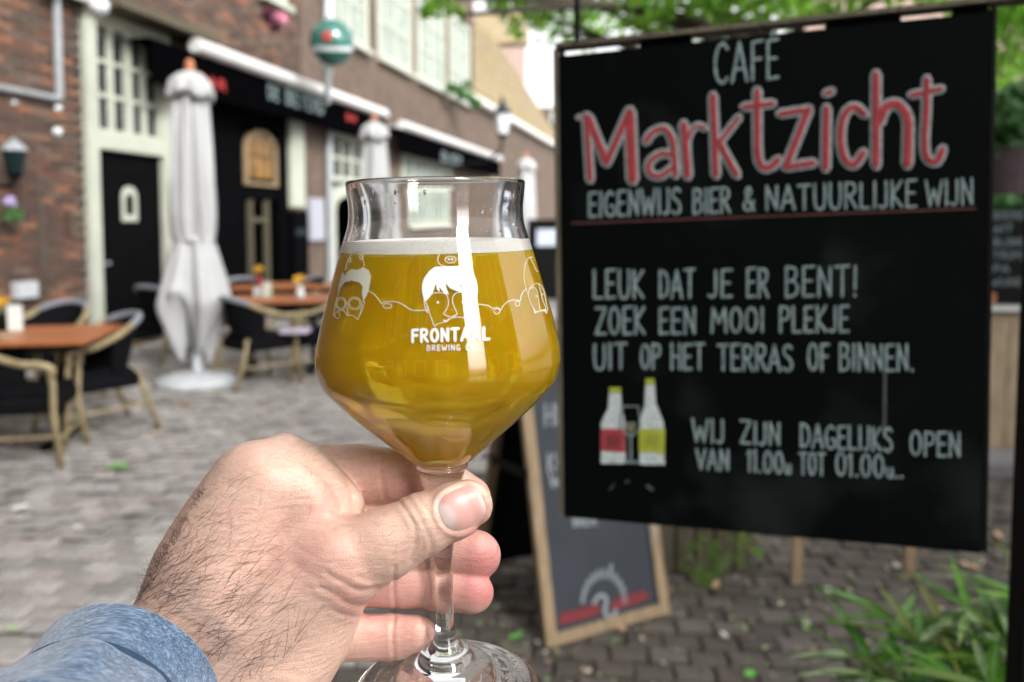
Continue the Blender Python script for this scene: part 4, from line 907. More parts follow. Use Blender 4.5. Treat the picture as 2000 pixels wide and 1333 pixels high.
pic([(1248, 838), (1299, 838), (1298, 886), (1248, 885)], M['chalkyel'], 'label_drawing', .0008)
pic([(1220, 825), (1243, 825), (1240, 842), (1232, 848), (1224, 842)], mat('chalk_wine', (.10, .11, .06), .9), 'wine_drawing', .0012)
mb = MB(); ribbon(mb, smooth_line([(1216, 795, 0), (1213, 830, 0), (1222, 847, 0), (1232, 851, 0), (1242, 847, 0), (1250, 830, 0), (1247, 795, 0)], 4), 3, smap, .0004, .0012)
ribbon(mb, [(1216, 794), (1247, 794)], 2.5, smap, .0004, .0012); ribbon(mb, [(1232, 851), (1232, 897)], 4, smap, .0004, .0012); ribbon(mb, [(1221, 903), (1244, 903)], 5, smap, .0004, .0012); mb.build('glass_drawing', M['chalk'], sg, world=True)
for x, y, c in ((1185, 852, M['chalkdim']), (1262, 852, mat('chalk_olive', (.16, .19, .02), .9))):
    mb = MB()
    for k in range(4): ribbon(mb, [(x, y + k * 6), (x + 24, y + k * 6 + (k % 2) * 2)], 3.5, smap, .0003, .001)
    mb.build('label_scribble', c, sg, world=True)
r0 = P(1127, 80, .895); MB().tube([r0, r0 + Vector((0, 0, .5))], .0035, 6).build('hanging_rope', M['frame'], sg, world=True)
# post carrying the beam
pb = P(2028, 700, .83); po = thing('black_post', 'black post at the right frame edge carrying the chalkboard beam', 'post', (pb.x, pb.y, 0))
MB().box(-.014, .014, -.014, .014, 0, 2.15).build('shaft', M['frame'], po, bevel=.002)
MB().box(-.04, .04, -.04, .04, 0, .012).build('foot_plate', M['frame'], po)
# ================================================================== BEER GLASS
DG = .30
axT = P(851.5, 358, DG); axB = P(872, 1350, DG); AX = (axT - axB).normalized(); GH = (axT - axB).length
e1 = Vector((1, 0, 0)); e1 = (e1 - AX * e1.dot(AX)).normalized(); e2 = AX.cross(e1)
def hpx(py):  # height along the axis for a pixel row
    t = (py - 358) / (1350 - 358); p = P(851.5 + 20.5 * t, py, DG); return (p - axB).dot(AX)
K = DG / F
OUTP = [(173, 358), (171, 382), (168.5, 410), (171, 440), (179.5, 468), (188.5, 497), (205, 553), (222, 612), (234, 662), (238, 695), (236, 715), (229, 738), (210, 762), (183, 790), (152, 818), (115, 850), (80, 880), (62, 895), (48, 903), (52.5, 909), (47, 916), (43, 930), (38, 950), (30, 985), (23, 1030), (19, 1080), (17.5, 1150), (17.5, 1205), (19, 1225), (24, 1245), (34, 1262), (48, 1270), (60, 1287), (84, 1298), (104, 1315), (132, 1322), (152, 1335), (172, 1338), (186, 1345), (187, 1350)]
outp = [(p[0] * K, hpx(p[1])) for p in OUTP]
outp = [(p.x, p.z) for p in smooth_line([(a, 0, b) for a, b in outp], 4)]
INN = [(22, 886), (50, 880), (75, 866), (110, 836), (147, 803), (178, 776), (204, 749), (222, 727), (229, 708), (230.5, 692), (227, 664), (215, 612), (198, 553), (181.5, 497), (172.5, 468), (164.5, 440), (162.5, 410), (166, 380), (169, 360)]
innp = [(p[0] * K, hpx(p[1])) for p in INN]; innp = [(p.x, p.z) for p in smooth_line([(a, 0, b) for a, b in innp], 4)]
def inner_r(z):
    zs = [b for a, b in innp]; return float(np.interp(z, zs, [a for a, b in innp]))
def outer_r(z):
    zs = [b for a, b in outp][::-1]; return float(np.interp(z, zs, [a for a, b in outp][::-1]))
def lathe_ax(prof, n=128, close_top=True, close_bot=True):
    V = []; Fc = []
    for r, z in prof:
        for k in range(n):
            w = 2 * math.pi * k / n; V.append(axB + AX * z + (e1 * math.cos(w) + e2 * math.sin(w)) * r)
    for i in range(len(prof) - 1):
        for k in range(n): Fc.append((i * n + k, i * n + (k + 1) % n, (i + 1) * n + (k + 1) % n, (i + 1) * n + k))
    if close_bot: V.append(axB + AX * prof[0][1]); c = len(V) - 1; Fc += [(c, (k + 1) % n, k) for k in range(n)]
    if close_top: V.append(axB + AX * prof[-1][1]); c = len(V) - 1; b_ = (len(prof) - 1) * n; Fc += [(c, b_ + k, b_ + (k + 1) % n) for k in range(n)]
    return V, Fc
mg = bpy.data.materials.new('clear_glass'); mg.use_nodes = True; t = mg.node_tree; t.nodes.clear()
gb = _n(t, 'ShaderNodeBsdfPrincipled'); gb.inputs['Transmission Weight'].default_value = 1; gb.inputs['IOR'].default_value = 1.5; gb.inputs['Roughness'].default_value = 0.0; gb.inputs['Base Color'].default_value = (1, 1, 1, 1)
go = _n(t, 'ShaderNodeOutputMaterial'); t.links.new(gb.outputs[0], go.inputs[0])
tc = _n(t, 'ShaderNodeTexCoord'); nz = _n(t, 'ShaderNodeTexNoise'); nz.inputs['Scale'].default_value = 45; nz.inputs['Detail'].default_value = 1; mp = _n(t, 'ShaderNodeMapping'); mp.inputs['Scale'].default_value = (1, 1, .12)
bp = _n(t, 'ShaderNodeBump'); bp.inputs['Strength'].default_value = .12; bp.inputs['Distance'].default_value = .002
t.links.new(tc.outputs['Object'], mp.inputs[0]); t.links.new(mp.outputs[0], nz.inputs['Vector']); t.links.new(nz.outputs[0], bp.inputs['Height']); t.links.new(bp.outputs[0], gb.inputs['Normal'])
gl = thing('beer_glass', 'stemmed tulip glass with white printed heads and FRONTAAL lettering held in the hand', 'glass', axB)
# profile: bottom centre -> outer up -> rim -> inner down
full = [(.010, .0006), (.030, .0002)] + outp[::-1] + [((173 + 169) / 2 * K, hpx(355.5))] + innp[::-1]
# keep a single closed skin
V, Fc = lathe_ax(full, 144); gm = mesh_obj('glass_body', V, Fc, mg, gl, world=True, smooth=True)
# beer
mbm = bpy.data.materials.new('hazy_beer'); mbm.use_nodes = True; t = mbm.node_tree; t.nodes.clear()
bs = _n(t, 'ShaderNodeBsdfPrincipled'); bs.inputs['Transmission Weight'].default_value = 1; bs.inputs['IOR'].default_value = 1.34; bs.inputs['Roughness'].default_value = 0.0; bs.inputs['Base Color'].default_value = (1, 1, 1, 1)
va = _n(t, 'ShaderNodeVolumeAbsorption'); va.inputs['Color'].default_value = (1.0, .912, .0, 1); va.inputs['Density'].default_value = 44
vsn = _n(t, 'ShaderNodeVolumeScatter'); vsn.inputs['Color'].default_value = (1.0, .97, .3, 1); vsn.inputs['Density'].default_value = 9; vsn.inputs['Anisotropy'].default_value = .6
ads = _n(t, 'ShaderNodeAddShader'); t.links.new(va.outputs[0], ads.inputs[0]); t.links.new(vsn.outputs[0], ads.inputs[1])
ss = _n(t, 'ShaderNodeBsdfPrincipled'); ss.inputs['Base Color'].default_value = (1.0, .60, .005, 1); ss.inputs['Roughness'].default_value = .3; ss.inputs['Specular IOR Level'].default_value = .0
ss.inputs['Subsurface Weight'].default_value = 1; ss.inputs['Subsurface Radius'].default_value = (1, .6, .1); ss.inputs['Subsurface Scale'].default_value = .006
mxb = _n(t, 'ShaderNodeMixShader'); mxb.inputs[0].default_value = .42; t.links.new(bs.outputs[0], mxb.inputs[1]); t.links.new(ss.outputs[0], mxb.inputs[2])
oo = _n(t, 'ShaderNodeOutputMaterial'); t.links.new(mxb.outputs[0], oo.inputs['Surface']); t.links.new(ads.outputs[0], oo.inputs['Volume'])
zb = hpx(491); zf = hpx(470)
bp_ = [(a + .00025, b - (.0002 if b < hpx(870) else 0)) for a, b in innp if b < zb - .0005] + [(inner_r(zb) + .00025, zb)]
V, Fc = lathe_ax(bp_, 128)
beer = mesh_obj('beer', V, Fc, mbm, None, smooth=True); tag(beer, 'hazy golden beer filling the glass', 'beer')
mf = mat('foam', (.97, .96, .92), .8, .03, 900, .6, 1600, trans=.3)
V, Fc = lathe_ax([(inner_r(zb + .00005) + .0002, zb + .00005), (inner_r((zb + zf) / 2) + .0002, (zb + zf) / 2), (inner_r(zf) + .0001, zf)], 128)
fo = mesh_obj('foam', V, Fc, mf, None, smooth=False); tag(fo, 'thin white foam layer on top of the beer', 'foam')
mb = MB(); rg = random.Random(8)
for _ in range(420):
    w = rg.uniform(0, 2 * math.pi); z = zb - abs(rg.gauss(0, .0006)); r = inner_r(z) - .0001; c_ = axB + AX * z + (e1 * math.cos(w) + e2 * math.sin(w)) * r; s = rg.uniform(.00015, .0004)
    q0 = [c_ + Vector(d) * s for d in ((1, 0, 0), (-1, 0, 0), (0, 1, 0), (0, -1, 0), (0, 0, 1), (0, 0, -1))]
    mb._add(q0, [(0, 2, 4), (2, 1, 4), (1, 3, 4), (3, 0, 4), (2, 0, 5), (1, 2, 5), (3, 1, 5), (0, 3, 5)])
mb.build('foam_bubbles', mf, fo, smooth=True, kind='stuff')
# droplets on the clear upper wall
mb = MB(); rg = random.Random(4)
for _ in range(38):
    w = rg.uniform(0, 2 * math.pi); z = rg.uniform(hpx(464), hpx(372)); r = inner_r(z) - .0001; c_ = axB + AX * z + (e1 * math.cos(w) + e2 * math.sin(w)) * r
    s = rg.uniform(.00025, .0008); n0 = -(e1 * math.cos(w) + e2 * math.sin(w)); tt = AX.cross(n0)
    Vv = [c_ + n0 * s * .55]; 
    for k in range(8): q_ = 2 * math.pi * k / 8; Vv.append(c_ + (AX * math.cos(q_) * 1.3 + tt * math.sin(q_)) * s * .62 + n0 * s * .35)
    for k in range(8): q_ = 2 * math.pi * k / 8; Vv.append(c_ + (AX * math.cos(q_) * 1.4 + tt * math.sin(q_)) * s - n0 * .00005)
    mb._add(Vv, [(0, 1 + k, 1 + (k + 1) % 8) for k in range(8)] + [(1 + k, 9 + k, 9 + (k + 1) % 8, 1 + (k + 1) % 8) for k in range(8)] + [tuple(range(16, 8, -1))])
mw = bpy.data.materials.new('water'); mw.use_nodes = True; q_ = mw.node_tree.nodes['Principled BSDF']; q_.inputs['Transmission Weight'].default_value = 1; q_.inputs['IOR'].default_value = 1.33; q_.inputs['Roughness'].default_value = 0
mb.build('droplets', mw, gl, world=True, smooth=True, kind='stuff')
# print
def glass_map(px, py, off):
    r = ray(px, py); z = hpx(py); c0 = None
    for _ in range(12):
        rad = outer_r(z) + .00012 + off
        # intersect ray with cylinder of radius rad about axis
        o = CAM - axB; d = r - AX * r.dot(AX); o = o - AX * o.dot(AX)
        A = d.dot(d); B = 2 * d.dot(o); C_ = o.dot(o) - rad * rad; D = B * B - 4 * A * C_
        tt = (-B - math.sqrt(max(D, 0))) / (2 * A); p = CAM + r * tt; z2 = (p - axB).dot(AX)
        if abs(z2 - z) < 1e-6: break
        z = z * .4 + z2 * .6
    return p
pc = lambda x, y: (600 + x * .255, 450 + y * .255)
def gline(mb, pts, w=1.25, sm_=True):
    q_ = [pc(*p) for p in pts]
    if sm_ and len(q_) > 2: q_ = [(p.x, p.y) for p in smooth_line([(x, y, 0) for x, y in q_], 5)]
    ribbon(mb, q_, w, glass_map, .00005, 0, step=4)
def gell(mb, cx_, cy_, rx, ry, w=1.2): gline(mb, [(cx_ + rx * math.cos(2 * math.pi * k / 20), cy_ + ry * math.sin(2 * math.pi * k / 20)) for k in range(21)], w, False)
def gfill(mb, pts): fillshape(mb, [pc(*p) for p in pts], glass_map, .0, 1.6, 6)
mb = MB()
gfill(mb, [(905, 548), (892, 525), (880, 470), (879, 420), (895, 368), (935, 312), (985, 276), (1060, 279), (1130, 279), (1190, 268), (1242, 300), (1280, 345), (1300, 400), (1307, 470), (1298, 522), (1284, 560), (1268, 590), (1262, 540), (1252, 478), (1228, 402), (1238, 470), (1244, 490), (1205, 445), (1155, 396), (1182, 440), (1212, 472), (1170, 474), (1095, 445), (1058, 400), (1066, 445), (1084, 492), (1052, 484), (1010, 432), (1016, 476), (994, 455), (987, 404), (975, 440), (955, 492), (928, 524)])
gline(mb, [(895, 530), (898, 570), (908, 610), (922, 630), (918, 580), (905, 548)]); gline(mb, [(1296, 525), (1290, 570), (1280, 612), (1266, 622), (1272, 575)])
gline(mb, [(922, 580), (938, 640), (973, 735)], sm_=False); gline(mb, [(973, 735), (1000, 718), (1040, 706), (1060, 700)]); gline(mb, [(1046, 688), (1062, 700), (1085, 682)], 2.4); gline(mb, [(1060, 700), (1100, 676), (1150, 666), (1200, 672), (1245, 692)]); gline(mb, [(1245, 692), (1258, 640), (1268, 600)], sm_=False)
gline(mb, [(950, 492), (975, 481), (1030, 480), (1064, 492), (1080, 530), (1080, 570), (1064, 610), (1043, 640)]); gline(mb, [(1043, 640), (1070, 656), (1100, 664), (1130, 656), (1150, 640)]); gline(mb, [(1150, 640), (1126, 590), (1112, 540), (1122, 500), (1150, 478), (1200, 474), (1246, 484)])
for x, y in ((1000, 553), (1193, 550)): gfill(mb, [(x + 9 * math.cos(k * math.pi / 5), y + 9 * math.sin(k * math.pi / 5)) for k in range(10)])
gline(mb, [(1030, 168), (1006, 195), (1000, 235), (1018, 262), (1060, 278), (1130, 278), (1184, 266), (1208, 225), (1212, 165), (1196, 172), (1182, 183), (1160, 172), (1138, 170), (1136, 115), (1112, 80), (1080, 76), (1048, 95), (1042, 135), (1044, 165), (1030, 168)]); gell(mb, 1098, 225, 42, 25)
for x in (1086, 1110): gell(mb, x, 223, 5, 5, 1.5)
gline(mb, [(462, 465), (510, 490), (545, 530), (566, 562)]); gline(mb, [(566, 562), (600, 549), (680, 549), (735, 572), (785, 605), (830, 616), (908, 613)]); gell(mb, 613, 580, 34, 18)
gline(mb, [(1292, 565), (1340, 570), (1390, 580), (1416, 598), (1450, 594), (1470, 601), (1484, 612)]); gline(mb, [(1484, 612), (1505, 575), (1545, 543), (1590, 534), (1632, 541)]); gline(mb, [(1632, 541), (1640, 500), (1660, 465), (1680, 450)]); gell(mb, 1452, 621, 24, 20); gell(mb, 1610, 563, 18, 19)
mb2 = MB()
gfill(mb2, [(272, 322), (290, 348), (302, 322), (340, 296), (380, 306), (430, 285), (472, 308), (490, 355), (482, 400), (474, 452), (456, 500), (428, 545), (420, 480), (425, 430), (400, 400), (340, 386), (290, 396), (256, 440), (232, 512), (240, 430), (258, 352)])
for m3 in (mb2,):
    gline(m3, [(292, 305), (305, 250), (330, 195), (365, 170), (405, 168), (430, 185), (425, 225), (435, 262), (425, 290)]); gell(m3, 412, 205, 10, 20); gell(m3, 325, 230, 8, 18)
    for rr in (1, .78): gell(m3, 258, 562, 40 * rr, 48 * rr, 1.1); gell(m3, 362, 562, 52 * rr, 48 * rr, 1.1)
    gline(m3, [(298, 566), (306, 560), (312, 566)]); gline(m3, [(228, 510), (212, 575), (200, 655)]); gell(m3, 230, 651, 20, 24)
    gline(m3, [(232, 622), (265, 612), (290, 628), (306, 655)]); gline(m3, [(306, 655), (345, 652), (390, 686)]); gline(m3, [(390, 686), (408, 625), (420, 560)]); gline(m3, [(440, 545), (425, 600), (405, 648)]); gline(m3, [(440, 545), (424, 545)]); gline(m3, [(306, 590), (312, 650)])
m4 = MB()
for m3 in (m4,):
    gline(m3, [(1690, 492), (1672, 430), (1660, 360), (1664, 290), (1682, 232), (1706, 206), (1730, 210)]); gline(m3, [(1706, 206), (1735, 262), (1750, 300), (1768, 318)]); gline(m3, [(1692, 500), (1700, 455), (1728, 420), (1762, 408), (1795, 425), (1818, 480), (1832, 560), (1842, 600), (1832, 640)])
    gline(m3, [(1700, 452), (1730, 440), (1758, 462), (1772, 530), (1780, 600), (1790, 618)]); gline(m3, [(1770, 410), (1782, 440), (1800, 520), (1830, 600)]); gline(m3, [(1692, 500), (1712, 560), (1728, 590), (1745, 638)])
    gfill(m3, [(1728, 590), (1740, 602), (1752, 625), (1790, 612), (1830, 602), (1832, 640), (1818, 620), (1790, 620), (1762, 628), (1745, 638)]); gell(m3, 1755, 505, 4, 6); gell(m3, 1803, 492, 3, 5)
mb.build('printed_heads', M['print'], gl, world=True); mb2.build('printed_head', M['printdim'], gl, world=True); m4.build('printed_head', M['printdim'], gl, world=True)
mb = MB()
for st in glyph_strokes('FRONTAAL', 804.5, 668.5, 955, 663, 23.5, 23, gap=.24, jit=0): ribbon(mb, st, 5.6, glass_map, .00005, 0, step=4)
mb.build('lettering', M['print'], gl, world=True, label='white FRONTAAL lettering printed on the glass')
mb = MB()
for st in glyph_strokes('BREWING CO.', 833.5, 685.5, 932, 684, 10.5, 10.5, gap=.28, jit=0): ribbon(mb, st, 1.8, glass_map, .00005, 0, step=3)
mb.build('lettering', M['print'], gl, world=True, label='small white BREWING CO. lettering')

# ================================================================== HAND AND SLEEVE (implicit surface, 1 unit = 0.2 mm)
def to_world(x, y, w): return P(x, y, DG + w * K)
class Field:
    def __init__(s, lo, hi, h):
        s.lo = np.array(lo, float); s.h = h; s.n = ((np.array(hi) - lo) / h).astype(int) + 1
        ax = [s.lo[i] + h * np.arange(s.n[i]) for i in range(3)]
        s.X, s.Y, s.W = [a.astype(np.float32) for a in np.meshgrid(*ax, indexing='ij', sparse=True)]
        s.d = None
    def caps(s, a, b, ra, rb, sq=1.0):
        a = np.array(a, float); b = np.array(b, float); ba = b - a; L2 = ba.dot(ba)
        px, py, pw = s.X - a[0], s.Y - a[1], s.W - a[2]
        t = np.clip((px * ba[0] + py * ba[1] + pw * ba[2]) / L2, 0, 1)
        return np.sqrt((px - t * ba[0]) ** 2 + (py - t * ba[1]) ** 2 + ((pw - t * ba[2]) / sq) ** 2) - (ra + (rb - ra) * t)
    def ell(s, c, r):
        k = np.sqrt(((s.X - c[0]) / r[0]) ** 2 + ((s.Y - c[1]) / r[1]) ** 2 + ((s.W - c[2]) / r[2]) ** 2); return (k - 1) * min(r)
    def add(s, d, k=10.0):
        if s.d is None: s.d = d.astype(np.float32); return
        h = np.clip(.5 + .5 * (d - s.d) / k, 0, 1); s.d = (d * (1 - h) + s.d * h - k * h * (1 - h)).astype(np.float32)
    def poly(s, pts, yc, half, Rr):
        pts = np.array(smooth_closed(pts)); X = s.X[:, :, 0]; Y = s.Y[:, :, 0]; X, Y = np.broadcast_arrays(X, Y)
        best = np.full(X.shape, 1e9); ins = np.zeros(X.shape, bool); n = len(pts)
        for i in range(n):
            a, b = pts[i], pts[(i + 1) % n]; e = b - a; t = np.clip(((X - a[0]) * e[0] + (Y - a[1]) * e[1]) / (e.dot(e) + 1e-9), 0, 1)
            best = np.minimum(best, (X - a[0] - t * e[0]) ** 2 + (Y - a[1] - t * e[1]) ** 2)
            c = (a[1] <= Y) != (b[1] <= Y); xi = a[0] + (Y - a[1]) * e[0] / (e[1] if abs(e[1]) > 1e-9 else 1e-9); ins ^= c & (X < xi)
        d2 = np.where(ins, -np.sqrt(best), np.sqrt(best))[:, :, None]
        qx = d2 + Rr; qy = np.abs(s.W - yc) - half + Rr
        return np.minimum(np.maximum(qx, qy), 0) + np.sqrt(np.maximum(qx, 0) ** 2 + np.maximum(qy, 0) ** 2) - Rr
    def mesh(s):   # naive surface nets
        d = s.d; n = d.shape; sgn = d < 0
        c = np.zeros(tuple(k - 1 for k in n), np.uint8)
        for i in (0, 1):
            for j in (0, 1):
                for k in (0, 1): c += sgn[i:n[0] - 1 + i, j:n[1] - 1 + j, k:n[2] - 1 + k]
        act = (c > 0) & (c < 8); I = np.argwhere(act); idx = -np.ones(act.shape, np.int64); idx[act] = np.arange(len(I))
        acc = np.zeros((len(I), 3)); cnt = np.zeros(len(I)); off = [(i, j, k) for i in (0, 1) for j in (0, 1) for k in (0, 1)]
        val = {o: d[I[:, 0] + o[0], I[:, 1] + o[1], I[:, 2] + o[2]] for o in off}
        for o in off:
            for a in range(3):
                if o[a]: continue
                q = list(o); q[a] = 1; q = tuple(q); va, vb = val[o], val[q]; m = (va < 0) != (vb < 0); t = va / (va - vb + 1e-12)
                p = np.array(o, float)[None, :].repeat(len(I), 0); p[:, a] = t; acc[m] += p[m]; cnt[m] += 1
        v = (I + acc / cnt[:, None]) * s.h + s.lo; Fs = []
        for a in range(3):
            b, c_ = (a + 1) % 3, (a + 2) % 3
            sl0 = [slice(None)] * 3; sl1 = [slice(None)] * 3; sl0[a] = slice(0, n[a] - 1); sl1[a] = slice(1, n[a])
            s0, s1 = sgn[tuple(sl0)], sgn[tuple(sl1)]; E = np.argwhere(s0 != s1)
            E = E[(E[:, b] > 0) & (E[:, c_] > 0) & (E[:, b] < n[b] - 1) & (E[:, c_] < n[c_] - 1)]
            fl = s0[E[:, 0], E[:, 1], E[:, 2]]
            def g(db, dc): q = E.copy(); q[:, b] += db; q[:, c_] += dc; return idx[q[:, 0], q[:, 1], q[:, 2]]
            Q = np.stack([g(-1, -1), g(0, -1), g(0, 0), g(-1, 0)], 1); Q[~fl] = Q[~fl][:, ::-1]; Fs.append(Q)
        return v, np.concatenate(Fs)
    def front(s):   # first crossing along w for every (x,y)
        ins = s.d < 0; has = ins.any(2); k = ins.argmax(2); k = np.maximum(k, 1); i, j = np.indices(k.shape)
        a = s.d[i, j, k - 1]; b = s.d[i, j, k]; w = s.lo[2] + s.h * (k - 1 + a / (a - b + 1e-9)); w[~has] = np.nan; s.fw = w; return w
    def fw_at(s, x, y):
        i = (x - s.lo[0]) / s.h; j = (y - s.lo[1]) / s.h; i0, j0 = int(i), int(j)
        if i0 < 0 or j0 < 0 or i0 >= s.n[0] - 1 or j0 >= s.n[1] - 1: return None
        q = s.fw[i0:i0 + 2, j0:j0 + 2]
        if np.isnan(q).any(): return None
        u, v = i - i0, j - j0; return float(q[0, 0] * (1 - u) * (1 - v) + q[1, 0] * u * (1 - v) + q[0, 1] * (1 - u) * v + q[1, 1] * u * v)
def smooth_closed(pts, k=4):
    n = len(pts); out = []
    for i in range(n):
        a, b, c, d = [np.array(pts[(i + q) % n], float) for q in (-1, 0, 1, 2)]
        for j in range(k):
            t = j / k; out.append(.5 * ((2 * b) + (c - a) * t + (2 * a - 5 * b + 4 * c - d) * t * t + (3 * b - a - 3 * c + d) * t ** 3))
    return out
def world_arr(v):
    d = DG + v[:, 2] * K; rx = (v[:, 0] - PX) / F; ry = (PY - v[:, 1]) / F
    dy = ry * UP.y + FW.y; dz = ry * UP.z + FW.z; s_ = d / dy
    return np.stack([rx * s_, d, EYE + dz * s_], 1)
Hf = Field((150, 840, -200), (1000, 1480, 190), 3.2)
Hf.add(Hf.poly([(180, 1330), (235, 1222), (265, 1172), (300, 1100), (345, 1022), (398, 950), (438, 906), (482, 878), (535, 868), (595, 874), (645, 905), (682, 958), (706, 1020), (728, 1080), (734, 1130), (722, 1165), (708, 1195), (696, 1225), (676, 1279), (640, 1345), (560, 1500), (250, 1520)], 40, 140, 105), 1)
Hf.add(Hf.caps((500, 955, -10), (420, 1130, -5), 78, 105), 60)                 # index metacarpal
Hf.add(Hf.caps((470, 1235, -28), (655, 1112, -62), 100, 80), 45)                # thumb metacarpal
Hf.add(Hf.caps((655, 1108, -66), (745, 1066, -72), 78, 68), 30)
Hf.add(Hf.caps((745, 1066, -72), (822, 1026, -76), 68, 62), 22)               # thumb proximal
Hf.add(Hf.caps((822, 1026, -76), (880, 1000, -76), 61, 55), 10)
Hf.add(Hf.caps((880, 1000, -76), (914, 984, -74), 55, 47), 12)              # thumb tip
F2 = Field((150, 840, -200), (1000, 1480, 190), 3.2)
F2.add(F2.caps((520, 932, 58), (700, 930, 74), 64, 61), 1); F2.add(F2.caps((700, 930, 74), (845, 936, 80), 61, 53), 8); F2.add(F2.caps((845, 936, 80), (914, 974, 58), 52, 45), 10)   # index
F2.add(F2.caps((600, 905, 5), (668, 985, -5), 40, 44), 14)                   # web fold
F2.add(F2.caps((560, 892, 20), (640, 968, 2), 46, 40), 16); F2.add(F2.caps((620, 1000, 80), (800, 1004, 92), 40, 34), 6)
Hf.add(F2.d, 20); F2.d = None
for segs in ([((600, 1055, 62), (850, 1074, 74), 56, 52), ((850, 1074, 74), (928, 1085, 58), 51, 50)],
             [((640, 1136, 66), (845, 1146, 78), 48, 46), ((845, 1146, 78), (920, 1157, 60), 45, 44)],
             [((610, 1246, 52), (762, 1246, 70), 50, 46), ((762, 1246, 70), (812, 1244, 62), 46, 43)]):
    F2.d = None
    for i, (a_, b_, ra, rb) in enumerate(segs): F2.add(F2.caps(a_, b_, ra, rb), 8)
    Hf.add(F2.d, 7)
Hf.front()
v, f = Hf.mesh()
# vertex normals in unit space
def normals(v, f):
    n = np.zeros_like(v); a = v[f[:, 2]] - v[f[:, 0]]; b = v[f[:, 3]] - v[f[:, 1]]; c = np.cross(a, b)
    for k in range(4): np.add.at(n, f[:, k], c)
    return n / (np.linalg.norm(n, axis=1)[:, None] + 1e-9)
nv = normals(v, f)
def linedist(v, pts):
    best = np.full(len(v), 1e9); pts = [np.array(p, float) for p in pts]
    for a, b in zip(pts, pts[1:]):
        e = b - a; t = np.clip(((v[:, 0] - a[0]) * e[0] + (v[:, 1] - a[1]) * e[1]) / e.dot(e), 0, 1)
        best = np.minimum(best, np.hypot(v[:, 0] - a[0] - t * e[0], v[:, 1] - a[1] - t * e[1]))
    return best
def sl2(pts, k=5): return [(p.x, p.y) for p in smooth_line([(x, y, 0) for x, y in pts], k)]
# (line, width, depth, w range)
CR = [([(774, 975), (793, 996), (808, 1026), (812, 1058), (803, 1094)], 4.5, 4.2, -20), ([(792, 968), (814, 1002), (831, 1036), (842, 1064), (838, 1088)], 4.5, 3.8, -20), ([(783, 985), (800, 1012), (822, 1040), (826, 1075)], 3, 2.2, -20),
      ([(812, 968), (838, 1004), (852, 1040)], 3, 1.6, -20),
      ([(640, 1122), (676, 1142), (704, 1154), (736, 1150)], 5, 7, 0), ([(625, 1148), (655, 1164), (684, 1182), (722, 1184)], 5, 7, 0), ([(650, 1192), (676, 1204), (708, 1206)], 4, 3, 0),
      ([(570, 1100), (630, 1135), (668, 1160)], 7, 3, 0), ([(700, 1128), (722, 1134), (742, 1126)], 4, 3.5, 0),
      ([(575, 888), (618, 918), (655, 962), (668, 1004)], 6, 5, 60), ([(628, 876), (660, 905), (684, 950), (693, 1000)], 6, 8, 80),
      ([(655, 1000), (700, 1006), (745, 1002)], 6, 4, 20), ([(748, 890), (744, 930), (752, 975)], 5, 5.5, 80), ([(770, 1110), (768, 1150), (772, 1185)], 4, 6, 80), ([(832, 1100), (838, 1150), (834, 1190)], 4, 6.5, 80), ([(770, 1205), (766, 1245), (770, 1290)], 4, 6.5, 80)]
disp = np.zeros(len(v))
for ln, wd, dp, wmax in CR:
    d_ = linedist(v, sl2(ln)); m = (v[:, 2] < wmax) & (nv[:, 2] < .35); dp *= .34; wd *= 1.15; disp -= m * dp * np.exp(-(d_ / wd) ** 2); disp += m * dp * .22 * np.exp(-((d_ - wd * 2.1) / wd) ** 2)
# soft bulges and tendon ridges
for ln, wd, dp in (([(520, 940), (470, 1050), (400, 1180)], 34, 5), ([(655, 1070), (560, 1130), (470, 1230)], 34, 4), ([(600, 960), (640, 1010)], 18, 2), ([(690, 1135), (715, 1142)], 10, 1.5), ([(895, 1050), (935, 1038), (955, 1012)], 7, 2), ([(560, 1010), (500, 1120), (470, 1200)], 22, -5)):
    d_ = linedist(v, ln); disp += (v[:, 2] < 20) * (nv[:, 2] < .3) * dp * np.exp(-(d_ / wd) ** 2)
# nail seat
NC = np.array((903., 994.)); NA = R(-24); NL, NW = 45, 40
ca, sa_ = math.cos(NA), math.sin(NA)
def nail_rho(x, y):
    u = ((x - NC[0]) * ca + (y - NC[1]) * sa_) / NL; w_ = (-(x - NC[0]) * sa_ + (y - NC[1]) * ca) / NW; return (np.abs(u) ** 2.6 + np.abs(w_) ** 2.6) ** (1 / 2.6)
rho = nail_rho(v[:, 0], v[:, 1]); mk = (v[:, 2] < -40)
disp -= mk * 3.2 * np.exp(-((rho - 1.0) / .07) ** 2); disp += mk * 2.0 * np.exp(-((rho - 1.2) / .10) ** 2); disp -= mk * 2.0 * (rho < 1)
v2 = v + nv * disp[:, None]
# skin redness per vertex
red = np.zeros(len(v))
def spot(c, r, a, wr=None):
    global red
    q = ((v[:, 0] - c[0]) / r[0]) ** 2 + ((v[:, 1] - c[1]) / r[1]) ** 2
    if wr: q = q + (((v[:, 2] - wr[0]) / wr[1]) ** 2)
    red = red + a * np.exp(-q)
spot((950, 1085), (60, 50), .9); spot((945, 1160), (55, 45), .85); spot((940, 965), (35, 50), .6, (60, 50)); spot((800, 1145), (110, 50), .7, (70, 60)); spot((770, 1245), (110, 50), .65, (60, 70)); spot((740, 945), (110, 55), .45, (60, 60)); spot((640, 975), (40, 40), .4)
spot((600, 1090), (110, 60), .35); spot((560, 1010), (80, 40), .12); spot((690, 1150), (50, 40), .25); spot((930, 1020), (40, 26), .45); spot((690, 1190), (40, 30), .35); spot((520, 900), (60, 30), .12)
red = np.clip(red, 0, 1)
pr = thing('person', 'person holding up the beer glass in a left hand, blue heathered sleeve', 'person', to_world(60, 1480, -60))
